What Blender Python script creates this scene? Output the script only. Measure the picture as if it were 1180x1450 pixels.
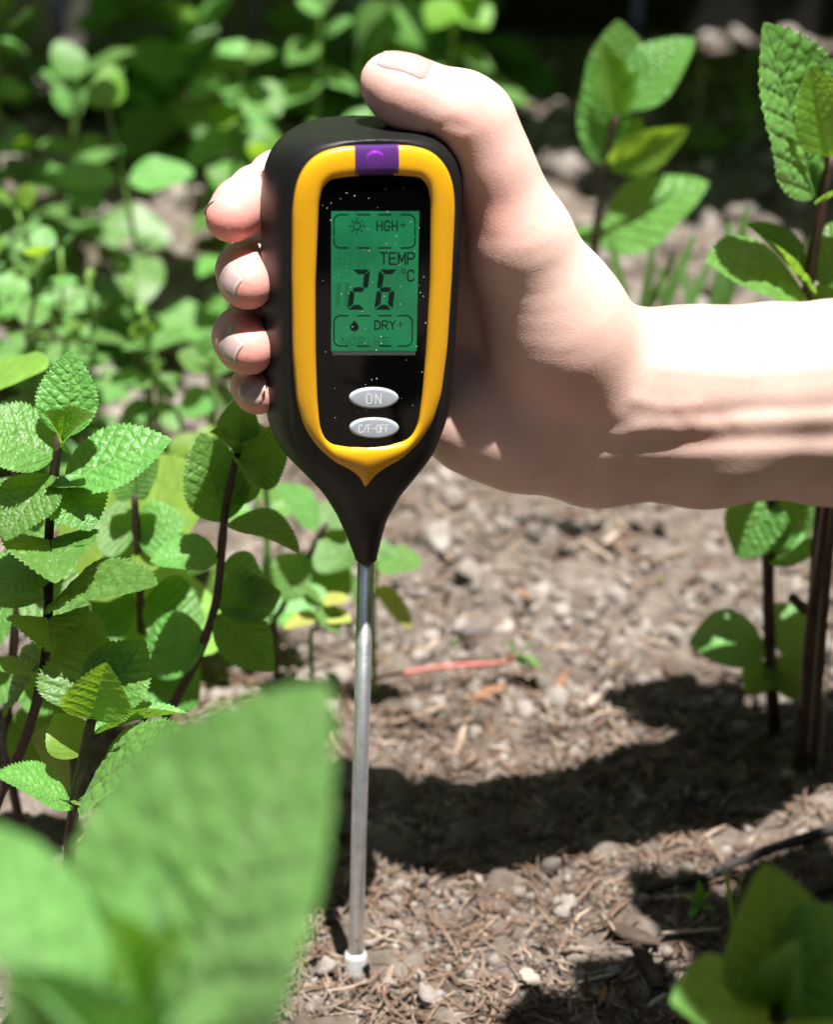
import bpy, bmesh, math, random
import numpy as np
from mathutils import Vector, Matrix
R = math.radians
for o in list(bpy.data.objects): bpy.data.objects.remove(o)
SC = bpy.context.scene
COL = SC.collection
# ------------------------------------------------------------------ camera, sky, sun, exposure
CAM = Vector((0, 0, 0.432)); PITCH = R(30); FPX = 725 / math.tan(R(15))
cd = bpy.data.cameras.new('camera'); cam = bpy.data.objects.new('camera', cd); COL.objects.link(cam)
cam.location = CAM; cam.rotation_euler = (R(90) - PITCH, 0, 0)
cd.sensor_fit = 'VERTICAL'; cd.sensor_height = 36; cd.sensor_width = 36; cd.angle = R(30)
cd.lens = 18 / math.tan(R(15)); cd.clip_start = 0.01; cd.clip_end = 500
cd.dof.use_dof = True; cd.dof.focus_distance = 0.522; cd.dof.aperture_fstop = 9.5; cd.dof.aperture_blades = 0
SC.camera = cam
SUNV = Vector((0.12, -0.12, 1.0)).normalized()          # towards the sun
w = bpy.data.worlds.new('World'); SC.world = w; w.use_nodes = True
nt = w.node_tree; nt.nodes.clear()
bg = nt.nodes.new('ShaderNodeBackground'); sky = nt.nodes.new('ShaderNodeTexSky'); wo = nt.nodes.new('ShaderNodeOutputWorld')
sky.sky_type = 'NISHITA'; sky.sun_disc = False
sky.sun_elevation = math.asin(SUNV.z); sky.sun_rotation = math.atan2(SUNV.x, SUNV.y)
bg.inputs[1].default_value = 0.05
nt.links.new(sky.outputs[0], bg.inputs[0]); nt.links.new(bg.outputs[0], wo.inputs[0])
SC.render.engine = 'CYCLES'; SC.cycles.max_bounces = 6; SC.cycles.diffuse_bounces = 3; SC.cycles.glossy_bounces = 3; SC.cycles.transparent_max_bounces = 6
sl = bpy.data.lights.new('sun', 'SUN'); sl.energy = 5.0; sl.angle = R(0.53); sl.color = (1.0, 0.96, 0.90)
so = bpy.data.objects.new('sun', sl); COL.objects.link(so)
so.rotation_euler = SUNV.to_track_quat('Z', 'Y').to_euler()
SC.view_settings.view_transform = 'Standard'; SC.view_settings.look = 'None'
SC.view_settings.exposure = 1.2; SC.view_settings.gamma = 1.0
SC.view_settings.use_curve_mapping = False

FW = Vector((0, math.cos(PITCH), -math.sin(PITCH))); UP = Vector((0, math.sin(PITCH), math.cos(PITCH))); RT = Vector((1, 0, 0))
def ray(px, py): return (FW + RT * ((px - 590) / FPX) + UP * ((725 - py) / FPX))
def at(px, py, depth): return CAM + ray(px, py) * depth
def atY(px, py, Y):
    r = ray(px, py); return CAM + r * (Y / r.y)
def atG(px, py, z=0.0):
    r = ray(px, py); return CAM + r * ((z - CAM.z) / r.z)
rng = random.Random(7); NR = np.random.RandomState(11)

# ------------------------------------------------------------------ helpers
def mesh_np(name, V, F, smooth=True):
    """V (n,3) array, F (m,k) array or list of polygons"""
    me = bpy.data.meshes.new(name)
    if isinstance(F, np.ndarray):
        V = np.asarray(V, dtype=np.float32); F = F.astype(np.int32); m, k = F.shape
        me.vertices.add(len(V)); me.vertices.foreach_set('co', V.ravel())
        me.loops.add(m * k); me.loops.foreach_set('vertex_index', F.ravel())
        me.polygons.add(m); me.polygons.foreach_set('loop_start', np.arange(0, m * k, k, dtype=np.int32))
        me.update(calc_edges=True)
    else:
        me.from_pydata([tuple(map(float, v)) for v in V], [], [tuple(map(int, f)) for f in F])
        bm = bmesh.new(); bm.from_mesh(me); bmesh.ops.recalc_face_normals(bm, faces=bm.faces); bm.to_mesh(me); bm.free(); me.update()
    me.polygons.foreach_set('use_smooth', np.full(len(me.polygons), smooth, dtype=bool))
    me.validate()
    return me
def fattr(me, name, arr):
    a = me.attributes.new(name, 'FLOAT', 'POINT'); a.data.foreach_set('value', np.asarray(arr, dtype=np.float32))
def link(name, me, mat=None, parent=None, mw=None):
    o = bpy.data.objects.new(name, me); COL.objects.link(o)
    if mat is not None and me is not None and not me.materials: me.materials.append(mat)
    if parent is not None: o.parent = parent
    if mw is not None: o.matrix_basis = mw
    return o
def tag(o, label=None, cat=None, group=None, kind=None):
    if label: o['label'] = label
    if cat: o['category'] = cat
    if group: o['group'] = group
    if kind: o['kind'] = kind
    return o
def thing(name, loc, label, cat, group=None):
    o = bpy.data.objects.new(name, None); COL.objects.link(o); o.location = loc; o.empty_display_size = 0.01
    return tag(o, label, cat, group)
def tube(pts, radii, seg=10, closed=True):
    pts = [Vector(p) for p in pts]; n = len(pts); V = []; F = []
    ref = Vector((0.31, 0.17, 0.93)).normalized()
    for i, p in enumerate(pts):
        t = (pts[min(i + 1, n - 1)] - pts[max(i - 1, 0)]).normalized()
        if abs(t.dot(ref)) > .95: ref = Vector((1, 0, 0))
        a = t.cross(ref).normalized(); b = t.cross(a)
        for k in range(seg):
            an = 2 * math.pi * k / seg; V.append(p + (a * math.cos(an) + b * math.sin(an)) * radii[i])
    for i in range(n - 1):
        for k in range(seg):
            F.append((i * seg + k, i * seg + (k + 1) % seg, (i + 1) * seg + (k + 1) % seg, (i + 1) * seg + k))
    if closed:
        F.append(tuple(range(seg))[::-1]); F.append(tuple((n - 1) * seg + k for k in range(seg)))
    return V, F
def smoothpath(pts, n):
    P = np.array([tuple(p) for p in pts]); m = len(P)
    if m < 3:
        return [Vector(P[0] + (P[1] - P[0]) * t) for t in np.linspace(0, 1, n)]
    out = []
    Q = np.vstack([2 * P[0] - P[1], P, 2 * P[-1] - P[-2]])
    for t in np.linspace(0, m - 1 - 1e-6, n):
        i = int(t); f = t - i; p0, p1, p2, p3 = Q[i], Q[i + 1], Q[i + 2], Q[i + 3]
        out.append(Vector(0.5 * ((2 * p1) + (p2 - p0) * f + (2 * p0 - 5 * p1 + 4 * p2 - p3) * f * f + (3 * p1 - p0 - 3 * p2 + p3) * f ** 3)))
    return out
TAB = NR.rand(256, 256)
def vnoise(x, y):
    x = np.asarray(x, float); y = np.asarray(y, float)
    xi = np.floor(x).astype(int); yi = np.floor(y).astype(int); fx = x - xi; fy = y - yi
    fx = fx * fx * (3 - 2 * fx); fy = fy * fy * (3 - 2 * fy)
    g = lambda a, b: TAB[a % 256, b % 256]
    return (g(xi, yi) * (1 - fx) + g(xi + 1, yi) * fx) * (1 - fy) + (g(xi, yi + 1) * (1 - fx) + g(xi + 1, yi + 1) * fx) * fy

# ------------------------------------------------------------------ materials
def mat(name):
    m = bpy.data.materials.new(name); m.use_nodes = True; nt = m.node_tree
    b = nt.nodes['Principled BSDF']; o = nt.nodes['Material Output']
    return m, nt, b, o
def N(nt, t, **kw):
    n = nt.nodes.new(t)
    for k, v in kw.items():
        if k[0] == 'i' and k[1:].isdigit(): n.inputs[int(k[1:])].default_value = v
        else: setattr(n, k, v)
    return n
def ramp(nt, fac, stops):
    r = nt.nodes.new('ShaderNodeValToRGB'); e = r.color_ramp.elements
    while len(e) < len(stops): e.new(0.5)
    for k, (p, c) in enumerate(stops):
        e[k].position = p; e[k].color = (*c, 1) if len(c) == 3 else c
    nt.links.new(fac, r.inputs[0]); return r.outputs[0]
def mixc(nt, fac, a, b, mode='MIX'):
    m = nt.nodes.new('ShaderNodeMix'); m.data_type = 'RGBA'; m.blend_type = mode
    for s, v in ((m.inputs[0], fac), (m.inputs[6], a), (m.inputs[7], b)):
        if isinstance(v, bpy.types.NodeSocket): nt.links.new(v, s)
        else: s.default_value = v if not isinstance(v, tuple) or len(v) == 4 else (*v, 1)
    return m.outputs[2]
def objcoord(nt):
    return nt.nodes.new('ShaderNodeTexCoord').outputs['Object']
def noise(nt, vec, scale, detail=4, rough=.6):
    n = N(nt, 'ShaderNodeTexNoise'); n.inputs['Scale'].default_value = scale; n.inputs['Detail'].default_value = detail; n.inputs['Roughness'].default_value = rough
    nt.links.new(vec, n.inputs['Vector']); return n.outputs[0]
def bump(nt, h, strength, dist, b):
    n = nt.nodes.new('ShaderNodeBump'); n.inputs['Strength'].default_value = strength; n.inputs['Distance'].default_value = dist
    nt.links.new(h, n.inputs['Height']); nt.links.new(n.outputs[0], b.inputs['Normal']); return n
def plain(name, col, rough=.5, spec=.5, metal=0., coat=0., nscale=None, namp=.25, bscale=None, bdist=.0002):
    m, nt, b, o = mat(name)
    b.inputs['Base Color'].default_value = (*col, 1); b.inputs['Roughness'].default_value = rough
    b.inputs['Specular IOR Level'].default_value = spec; b.inputs['Metallic'].default_value = metal; b.inputs['Coat Weight'].default_value = coat
    if nscale:
        f = noise(nt, objcoord(nt), nscale)
        c = ramp(nt, f, [(.3, tuple(x * (1 - namp) for x in col)), (.7, tuple(min(1, x * (1 + namp)) for x in col))])
        nt.links.new(c, b.inputs['Base Color'])
    if bscale: bump(nt, noise(nt, objcoord(nt), bscale), .5, bdist, b)
    return m

def leaf_mat(name, lo, hi, vein, trans, tfac=.36, rough=.40, spec=.5, vamt=.5):
    m, nt, b, o = mat(name)
    at_ = lambda n: (lambda a: (setattr(a, 'attribute_name', n), a.outputs['Fac'])[1])(nt.nodes.new('ShaderNodeAttribute'))
    puff = at_('puff'); vn = at_('vein')
    tc = objcoord(nt); oi = nt.nodes.new('ShaderNodeObjectInfo')
    big = noise(nt, tc, 5, 3)
    base = ramp(nt, big, [(.3, lo), (.7, hi)])
    pf = N(nt, 'ShaderNodeMath', operation='MULTIPLY', i1=.45); nt.links.new(puff, pf.inputs[0])
    base = mixc(nt, pf.outputs[0], base, tuple(min(1, x * 1.5) for x in hi))
    vf = N(nt, 'ShaderNodeMath', operation='MULTIPLY', i1=vamt); nt.links.new(vn, vf.inputs[0])
    base = mixc(nt, vf.outputs[0], base, vein)
    # blemishes: small brownish spots
    sp = noise(nt, tc, 22, 2); spf = ramp(nt, sp, [(.72, (0, 0, 0)), (.80, (1, 1, 1))])
    sm = N(nt, 'ShaderNodeMath', operation='MULTIPLY', i1=.35); nt.links.new(spf, sm.inputs[0])
    base = mixc(nt, sm.outputs[0], base, (.14, .13, .03))
    hs = nt.nodes.new('ShaderNodeHueSaturation')
    mr = N(nt, 'ShaderNodeMapRange', i1=0., i2=1., i3=.72, i4=1.3); nt.links.new(oi.outputs['Random'], mr.inputs[0])
    mh = N(nt, 'ShaderNodeMapRange', i1=0., i2=1., i3=.485, i4=.512); nt.links.new(oi.outputs['Random'], mh.inputs[0])
    nt.links.new(mr.outputs[0], hs.inputs['Value']); nt.links.new(mh.outputs[0], hs.inputs['Hue']); nt.links.new(base, hs.inputs['Color'])
    nt.links.new(hs.outputs[0], b.inputs['Base Color'])
    b.inputs['Roughness'].default_value = rough; b.inputs['Specular IOR Level'].default_value = spec
    b.inputs['Sheen Weight'].default_value = .12; b.inputs['Sheen Roughness'].default_value = .4
    vor = nt.nodes.new('ShaderNodeTexVoronoi'); vor.feature = 'DISTANCE_TO_EDGE'; vor.inputs['Scale'].default_value = 34
    nt.links.new(tc, vor.inputs['Vector'])
    vr = ramp(nt, vor.outputs['Distance'], [(0, (0, 0, 0)), (.25, (1, 1, 1))])
    fine = noise(nt, tc, 120, 2)
    ad = N(nt, 'ShaderNodeMath', operation='MULTIPLY_ADD', i1=.12); nt.links.new(fine, ad.inputs[0]); nt.links.new(vr, ad.inputs[2])
    bump(nt, ad.outputs[0], .22, .0003, b)
    tr = nt.nodes.new('ShaderNodeBsdfTranslucent')
    tcol = mixc(nt, vf.outputs[0], trans, tuple(x * .55 for x in trans))
    nt.links.new(tcol, tr.inputs[0])
    mx = N(nt, 'ShaderNodeMixShader', i0=tfac); nt.links.new(b.outputs[0], mx.inputs[1]); nt.links.new(tr.outputs[0], mx.inputs[2]); nt.links.new(mx.outputs[0], o.inputs[0])
    return m
M = {}
M['mint'] = leaf_mat('mint_leaf', (.070, .205, .036), (.115, .285, .062), (.26, .40, .15), (.32, .58, .04), .40)
M['young'] = leaf_mat('young_mint_leaf', (.11, .25, .03), (.16, .32, .04), (.28, .42, .12), (.42, .68, .04), .48)
M['broad'] = leaf_mat('broad_leaf', (.15, .30, .045), (.20, .36, .06), (.30, .44, .12), (.40, .62, .06), .42, vamt=.35)
M['weed'] = leaf_mat('weed_leaf', (.075, .20, .045), (.12, .27, .07), (.25, .38, .15), (.28, .5, .06), .34)
M['near'] = leaf_mat('near_leaf', (.105, .255, .065), (.155, .33, .090), (.32, .48, .22), (.24, .48, .05), .32, rough=.38, vamt=.95)
M['yellow'] = leaf_mat('yellowing_leaf', (.30, .36, .07), (.42, .44, .11), (.45, .5, .2), (.5, .55, .1), .4)
M['stem_dark'] = plain('dark_mint_stem', (.055, .03, .026), .55, .4, nscale=120, namp=.5, bscale=700, bdist=.0004)
M['stem_green'] = plain('green_stem', (.14, .26, .05), .5, .4, nscale=80, namp=.3)
M['stem_red'] = plain('red_stem', (.46, .12, .10), .45, .4, nscale=60, namp=.3)

def soil_mat(name, stops, island=False, bs=900, bd=.0012):
    m, nt, b, o = mat(name); tc = objcoord(nt)
    f = noise(nt, tc, 60, 6, .65)
    if island:
        g = nt.nodes.new('ShaderNodeNewGeometry')
        a = N(nt, 'ShaderNodeMath', operation='MULTIPLY_ADD', i1=.72, i2=-.36); nt.links.new(g.outputs['Random Per Island'], a.inputs[0])
        s = N(nt, 'ShaderNodeMath', operation='ADD'); nt.links.new(a.outputs[0], s.inputs[0]); nt.links.new(f, s.inputs[1]); f = s.outputs[0]
    nt.links.new(ramp(nt, f, stops), b.inputs['Base Color'])
    b.inputs['Roughness'].default_value = .9; b.inputs['Specular IOR Level'].default_value = .2
    bump(nt, noise(nt, tc, bs, 5, .7), .8, bd, b)
    return m
M['soil'] = soil_mat('dry_soil', [(.25, (.065, .049, .039)), (.5, (.145, .116, .096)), (.75, (.265, .228, .198))])
M['clod'] = soil_mat('earth_clod', [(.05, (.10, .081, .068)), (.40, (.215, .186, .163)), (.75, (.30, .266, .238)), (.98, (.41, .375, .34))], True)
M['fibre'] = soil_mat('mulch_fibre', [(.10, (.045, .028, .020)), (.45, (.135, .085, .060)), (.74, (.21, .148, .11)), (.98, (.40, .33, .265))], True, 1500, .0004)
M['bark'] = soil_mat('bark', [(.25, (.045, .03, .022)), (.5, (.09, .065, .05)), (.8, (.17, .13, .10))], False, 500, .002)
M['palewood'] = soil_mat('pale_wood', [(.2, (.30, .24, .19)), (.6, (.46, .39, .32)), (.9, (.6, .53, .44))], False, 800, .0008)
M['orange'] = soil_mat('orange_bark', [(.2, (.17, .085, .045)), (.6, (.28, .15, .085)), (.9, (.36, .24, .15))], False, 800, .0008)
M['greytwig'] = soil_mat('grey_twig', [(.2, (.03, .027, .026)), (.6, (.07, .062, .058)), (.9, (.13, .12, .115))], False, 600, .001)
M['stone'] = soil_mat('stone', [(.2, (.30, .27, .24)), (.6, (.40, .36, .32)), (.9, (.5, .46, .42))], False, 500, .001)
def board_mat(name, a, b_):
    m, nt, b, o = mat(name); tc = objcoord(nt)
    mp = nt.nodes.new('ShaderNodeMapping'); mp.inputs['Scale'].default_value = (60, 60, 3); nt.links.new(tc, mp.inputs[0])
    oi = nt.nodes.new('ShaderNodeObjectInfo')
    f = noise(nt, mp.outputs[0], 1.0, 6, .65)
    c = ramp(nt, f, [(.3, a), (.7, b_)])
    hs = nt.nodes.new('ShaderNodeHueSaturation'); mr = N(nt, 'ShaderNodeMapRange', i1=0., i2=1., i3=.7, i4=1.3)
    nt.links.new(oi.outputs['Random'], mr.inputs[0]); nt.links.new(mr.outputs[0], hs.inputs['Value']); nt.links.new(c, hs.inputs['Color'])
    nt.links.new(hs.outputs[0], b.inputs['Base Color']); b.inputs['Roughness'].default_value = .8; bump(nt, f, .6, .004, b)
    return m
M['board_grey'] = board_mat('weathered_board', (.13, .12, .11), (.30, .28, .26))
M['board_dark'] = board_mat('shade_black_board', (.010, .009, .008), (.022, .019, .017))  # near-black colour stands in for deep shade on the boards

# ================================================================== GROUND
def Hs(x, y):
    h = (vnoise(x * 9 + 3, y * 9 + 7) - .5) * .014 + (vnoise(x * 26 + 13, y * 26) - .5) * .010 + (vnoise(x * 70, y * 70 + 5) - .5) * .006
    near = np.exp(-(((x + .019) ** 2 + (y - .46) ** 2) / .05 ** 2))
    return h * (1 - near * .85)
def axis(lo, hi, step, far):
    a = list(np.arange(lo, hi + 1e-9, step)); s = step; x = hi; b = []
    while x < far: s *= 1.25; x += s; b.append(x)
    s = step; x = lo; c = []
    while x > -far: s *= 1.25; x -= s; c.append(x)
    return np.array(c[::-1] + a + b)
gx = axis(-.45, .45, .0028, 200); gy = axis(.36, 1.55, .0028, 200)
X, Y = np.meshgrid(gx, gy, indexing='ij')
fine = (vnoise(X * 190, Y * 190) - .5) * .0030 + (vnoise(X * 330 + 9, Y * 330) - .5) * .0018
crumb = np.clip(vnoise(X * 110 + 31, Y * 110 + 17) - .55, 0, 1) * .012
damp = ((np.abs(X) < .6) & (Y > .2) & (Y < 1.8)).astype(float)
Z = Hs(X, Y) + (fine + crumb) * damp
nx, ny = X.shape; idx = np.arange(nx * ny).reshape(nx, ny)
Fq = np.stack([idx[:-1, :-1], idx[1:, :-1], idx[1:, 1:], idx[:-1, 1:]], -1).reshape(-1, 4)
tag(link('ground', mesh_np('ground', np.stack([X, Y, Z], -1).reshape(-1, 3), Fq), M['soil']), kind='structure')
def gz(x, y): return float(Hs(np.array(x), np.array(y)))

# clods and mulch fibres that nobody could count
def ico(sub):
    bm = bmesh.new(); bmesh.ops.create_icosphere(bm, subdivisions=sub, radius=1)
    V = np.array([v.co[:] for v in bm.verts]); F = np.array([[v.index for v in f.verts] for f in bm.faces]); bm.free(); return V, F
def lump(sub, seed):
    V, F = ico(sub); r = np.random.RandomState(seed); d = np.zeros(len(V))
    for k in range(7):
        n = r.randn(3); n /= np.linalg.norm(n); d += np.clip(V @ n - r.uniform(.35, .75), 0, 1) * -r.uniform(.4, .9)
    for k in range(5):
        q = r.randn(3) * r.uniform(2, 6); d += .07 * np.sin(V @ q + r.uniform(0, 6))
    d += r.normal(0, .055, len(V))
    return V * (1 + d)[:, None] * r.uniform(.75, 1.15, 3), F
LUMPS = {s: [lump(s, 100 * s + k) for k in range(10)] for s in (1, 2, 3)}
def rotm(r):
    q = r.randn(4); q /= np.linalg.norm(q); a, b, c, d = q
    return np.array([[a*a+b*b-c*c-d*d, 2*(b*c-a*d), 2*(b*d+a*c)], [2*(b*c+a*d), a*a-b*b+c*c-d*d, 2*(c*d-a*b)], [2*(b*d-a*c), 2*(c*d+a*b), a*a-b*b-c*c+d*d]])
ROD = (-.019, .46)
def scatter_lumps(name, n, xr, yr, smin, smax, sub, seed, m):
    r = np.random.RandomState(seed); VV = []; FF = []; k = 0
    for _ in range(n):
        x = r.uniform(*xr); y = r.uniform(*yr); s = smin * (smax / smin) ** (r.rand() ** 2.6)
        if math.hypot(x - ROD[0], y - ROD[1]) < .0046 + s: continue
        V, F = LUMPS[sub][r.randint(10)]
        V = (V * s) @ rotm(r).T + np.array([x, y, gz(x, y) + s * r.uniform(.0, .5)])
        VV.append(V); FF.append(F + k); k += len(V)
    return link(name, mesh_np(name, np.vstack(VV), np.vstack(FF)), m)
tag(scatter_lumps('soil_crumbs', 14000, (-.28, .30), (.405, .70), .0008, .0042, 1, 1, M['clod']), 'loose crumbs of dry brown earth covering the near bed', 'soil', kind='stuff')
tag(scatter_lumps('probe_foot_crumbs', 1500, (-.065, .045), (.425, .505), .0006, .0024, 1, 9, M['clod']), 'fine crumbs of earth gathered round the probe foot', 'soil', kind='stuff')
tag(scatter_lumps('soil_clods', 2200, (-.30, .34), (.585, .86), .0026, .0075, 2, 3, M['clod']), 'tan lumps of dry earth on the lit soil behind the probe', 'soil', kind='stuff')
tag(scatter_lumps('distant_soil_crumbs', 4200, (-.55, .55), (.82, 1.5), .004, .014, 1, 2, M['clod']), 'blurred clods of dry earth on the bed far behind the hand', 'soil', kind='stuff')
def fibres(name, n, place, lrange, rr, seed, m):
    r = np.random.RandomState(seed); VV = []; FF = []; k = 0
    quad = []
    for i in range(3):
        for j in range(3): quad.append((i*3+j, i*3+(j+1) % 3, (i+1)*3+(j+1) % 3, (i+1)*3+j))
    quad = np.array(quad)
    for _ in range(n):
        x, y = place(r); L = r.uniform(*lrange); rad = r.uniform(*rr); an = r.uniform(0, 2*math.pi); pit = r.normal(0, .16)
        d = np.array([math.cos(an)*math.cos(pit), math.sin(an)*math.cos(pit), math.sin(pit)]); s = np.array([-math.sin(an), math.cos(an), 0])
        bend = r.normal(0, .10); c = np.array([x, y, gz(x, y) + r.uniform(.0012, .0040) + abs(math.sin(pit)) * L * .45])
        u = np.cross(d, s); fl = r.uniform(.2, .9)
        pts = []
        for t in (-.5, -.17, .17, .5):
            p = c + d * L * t + s * bend * L * (t*t*4 - .3); q = rad * (1 if abs(t) < .3 else .6)
            for j in range(3):
                a = 2*math.pi*j/3 + .5; pts.append(p + s * math.cos(a) * q + u * math.sin(a) * q * fl)
        VV.append(np.array(pts)); FF.append(quad + k); k += 12
    return link(name, mesh_np(name, np.vstack(VV), np.vstack(FF), False), m)
def pl_near(r):
    while True:
        x = r.uniform(-.12, .25); y = .42 + r.rand() ** 1.2 * .20
        if math.hypot(x - ROD[0], y - ROD[1]) > .007: return x, y
def pl_far(r): return r.uniform(-.28, .32), r.uniform(.55, .85)
tag(fibres('mulch_fibres', 6600, pl_near, (.002, .015), (.00016, .00066), 5, M['fibre']), 'brown bark fibres and shredded mulch lying around the probe tip', 'mulch', kind='stuff')
tag(fibres('distant_mulch_fibres', 1500, pl_far, (.006, .020), (.0003, .0014), 6, M['fibre']), 'bark shreds strewn over the blurred soil behind the probe', 'mulch', kind='stuff')

# ================================================================== FENCES
def fence(name, x0, x1, y, bw, h, m, label, gap=.008, rz=0., origin=None):
    """boards run along local x from x0 to x1"""
    root = thing(name, origin if origin else ((x0 + x1) / 2, y, 0), label, 'fence'); n = int((x1 - x0) / bw); cx = (x0 + x1) / 2
    root.rotation_euler = (0, 0, rz)
    bm = bmesh.new(); bmesh.ops.create_cube(bm, size=1); bmesh.ops.scale(bm, vec=(bw - gap, .018, h), verts=bm.verts)
    bmesh.ops.bevel(bm, geom=bm.edges[:], offset=.002, segments=1); me = bpy.data.meshes.new('board'); bm.to_mesh(me); bm.free()
    r = random.Random(name)
    for i in range(n):
        o = link('board', me, m, root); o.location = (x0 + bw * (i + .5) - cx, r.uniform(-.004, .004), h / 2 + r.uniform(-.02, .01)); o.rotation_euler = (0, r.uniform(-.006, .006), 0)
    for z in (.20, h - .2):
        bm = bmesh.new(); bmesh.ops.create_cube(bm, size=1); bmesh.ops.scale(bm, vec=(x1 - x0, .03, .06), verts=bm.verts); mr = bpy.data.meshes.new('rail'); bm.to_mesh(mr); bm.free()
        o = link('rail', mr, m, root); o.location = (0, .03, z)
    return root
fence('weathered_fence', -1.10, -.04, 1.46, .075, 1.75, M['board_grey'], 'weathered grey plank fence behind the weeds at upper left', .004)
fence('dark_fence', -.035, 1.3, 1.50, .105, 1.75, M['board_dark'], 'plank fence at upper right, boards coloured near-black for deep shade', .003)
fence('dark_fence', -1.2, 1.2, 0, .12, 1.75, M['board_dark'], 'unseen dark plank fence added on the left to cut sky light', .004, R(90), (-1.12, .35, 0))  # out of view, added to block sky fill from the left
fence('dark_fence', -1.2, 1.2, 0, .12, 1.75, M['board_dark'], 'unseen dark plank fence added on the right to cut sky light', .004, R(-90), (1.32, .35, 0))  # likewise added out of view, blocks sky fill from the right
fence('dark_fence', -1.2, 1.25, 0, .12, 1.75, M['board_dark'], 'unseen dark plank fence added behind the viewer to cut sky light', .004, R(180), (.1, -.95, 0))  # added behind the camera to keep sky light off the meter face

# ================================================================== SOIL METER
M['shell'] = plain('black_shell', (.009, .0095, .0095), .42, .38, nscale=40, namp=.15, bscale=4000, bdist=.00006)
M['bezel'] = plain('yellow_bezel', (.72, .365, .008), .32, .5, bscale=2500, bdist=.00003)
M['window'] = plain('black_window', (.0015, .0015, .002), .06, .35)
M['lcd'] = plain('green_lcd', (.011, .185, .075), .14, .5, nscale=70, namp=.22)
M['seg'] = plain('lcd_segment', (.002, .012, .007), .3, .4)
M['ghost'] = plain('faint_lcd_segment', (.009, .145, .058), .2, .4)
M['button'] = plain('grey_button', (.40, .44, .50), .35, .5, nscale=150, namp=.1)
M['print'] = plain('white_print', (.85, .88, .9), .5, .4)
M['metal'] = plain('brushed_probe', (.70, .72, .75), .34, .5, metal=.9, nscale=260, namp=.18, bscale=900, bdist=.00008)
M['collar'] = plain('white_metal_collar', (.72, .73, .74), .4, .5, metal=.4, nscale=300, namp=.25)
M['dust'] = plain('dust', (.6, .6, .58), .9, .2)
M['recess_shade'] = plain('recess_shade_black', (.003, .003, .003), .6, .3)  # black stands in for the shade inside recesses
def lens_mat():
    m, nt, b, o = mat('purple_lens')
    t = N(nt, 'ShaderNodeBsdfTransparent'); t.inputs[0].default_value = (.62, .30, .95, 1)
    d = N(nt, 'ShaderNodeBsdfDiffuse'); d.inputs[0].default_value = (.26, .09, .50, 1)
    g = N(nt, 'ShaderNodeBsdfGlossy'); g.inputs['Roughness'].default_value = .08
    fr = N(nt, 'ShaderNodeFresnel'); fr.inputs[0].default_value = 1.45
    m1 = N(nt, 'ShaderNodeMixShader', i0=.3); m2 = N(nt, 'ShaderNodeMixShader')
    nt.links.new(t.outputs[0], m1.inputs[1]); nt.links.new(d.outputs[0], m1.inputs[2])
    nt.links.new(fr.outputs[0], m2.inputs[0]); nt.links.new(m1.outputs[0], m2.inputs[1]); nt.links.new(g.outputs[0], m2.inputs[2]); nt.links.new(m2.outputs[0], o.inputs[0])
    return m
M['lens'] = lens_mat()
M['led'] = plain('magenta_led', (.95, .06, .70), .12, .6)
M['pocket'] = plain('purple_pocket', (.34, .14, .62), .4, .4)

DB = atG(503, 1385)                                   # where the probe enters the soil
DT = atY(534, 182, DB.y + .033)                       # top of the housing
Az = (DT - DB).normalized(); n0 = Vector((math.sin(R(12.5)), -math.cos(R(12.5)), 0)); Nf = (n0 - Az * Az.dot(n0)).normalized()
Ax = (-Nf).cross(Az).normalized()
DM = Matrix(((Ax.x, -Nf.x, Az.x, DB.x), (Ax.y, -Nf.y, Az.y, DB.y), (Ax.z, -Nf.z, Az.z, DB.z), (0, 0, 0, 1)))   # local x right, y back, z along the probe
HD = .0155                                            # half depth of the housing
def dl(px, py, wf=HD):
    """pixel -> (u, v) on the plane wf in front of the probe's axis"""
    r = ray(px, py); p0 = DB + Nf * wf; t = (p0 - CAM).dot(Nf) / r.dot(Nf); p = CAM + r * t - p0
    return p.dot(Ax), p.dot(Az)
def halves(Lp, Rp, wf):
    Lq = np.array([dl(x, y, wf) for x, y in Lp]); Rq = np.array([dl(x, y, wf) for x, y in Rp]); return Lq, Rq
def sym(Lp, Rp, wf):
    """traced left and right edges -> half width as a function of v, and mean centre"""
    Lq, Rq = halves(Lp, Rp, wf); Lq = Lq[np.argsort(Lq[:, 1])]; Rq = Rq[np.argsort(Rq[:, 1])]
    vs = np.linspace(max(Lq[0, 1], Rq[0, 1]), min(Lq[-1, 1], Rq[-1, 1]), 60)
    l = np.interp(vs, Lq[:, 1], Lq[:, 0]); r_ = np.interp(vs, Rq[:, 1], Rq[:, 0])
    return vs, (r_ - l) / 2, (r_ + l) / 2
WF = HD + .0005
RL = [(534, 205), (500, 205), (470, 208), (446, 217), (428, 235), (417, 260), (413, 290), (413, 400), (415, 500), (421, 565), (431, 602), (449, 630), (474, 652), (500, 666), (514, 678), (524, 697)]
RR = [(536, 205), (565, 206), (593, 211), (615, 222), (632, 242), (641, 268), (644, 300), (640, 400), (634, 500), (626, 565), (613, 602), (594, 630), (569, 653), (546, 667), (534, 679), (525, 697)]
WL = [(530, 249), (490, 249), (470, 254), (459, 268), (455, 290), (453, 400), (455, 500), (458, 560), (461, 600), (468, 618), (482, 628), (526, 631)]
WR = [(530, 249), (580, 249), (598, 253), (608, 264), (612, 290), (613, 400), (609, 500), (605, 560), (600, 600), (592, 618), (577, 628), (526, 631)]
vb, hb, cb = sym(RL, RR, WF); CU = float(np.mean(cb[10:50]))
vw, hw_, cw = sym(WL, WR, WF); CW = float(np.mean(cw[10:50]))
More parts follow.
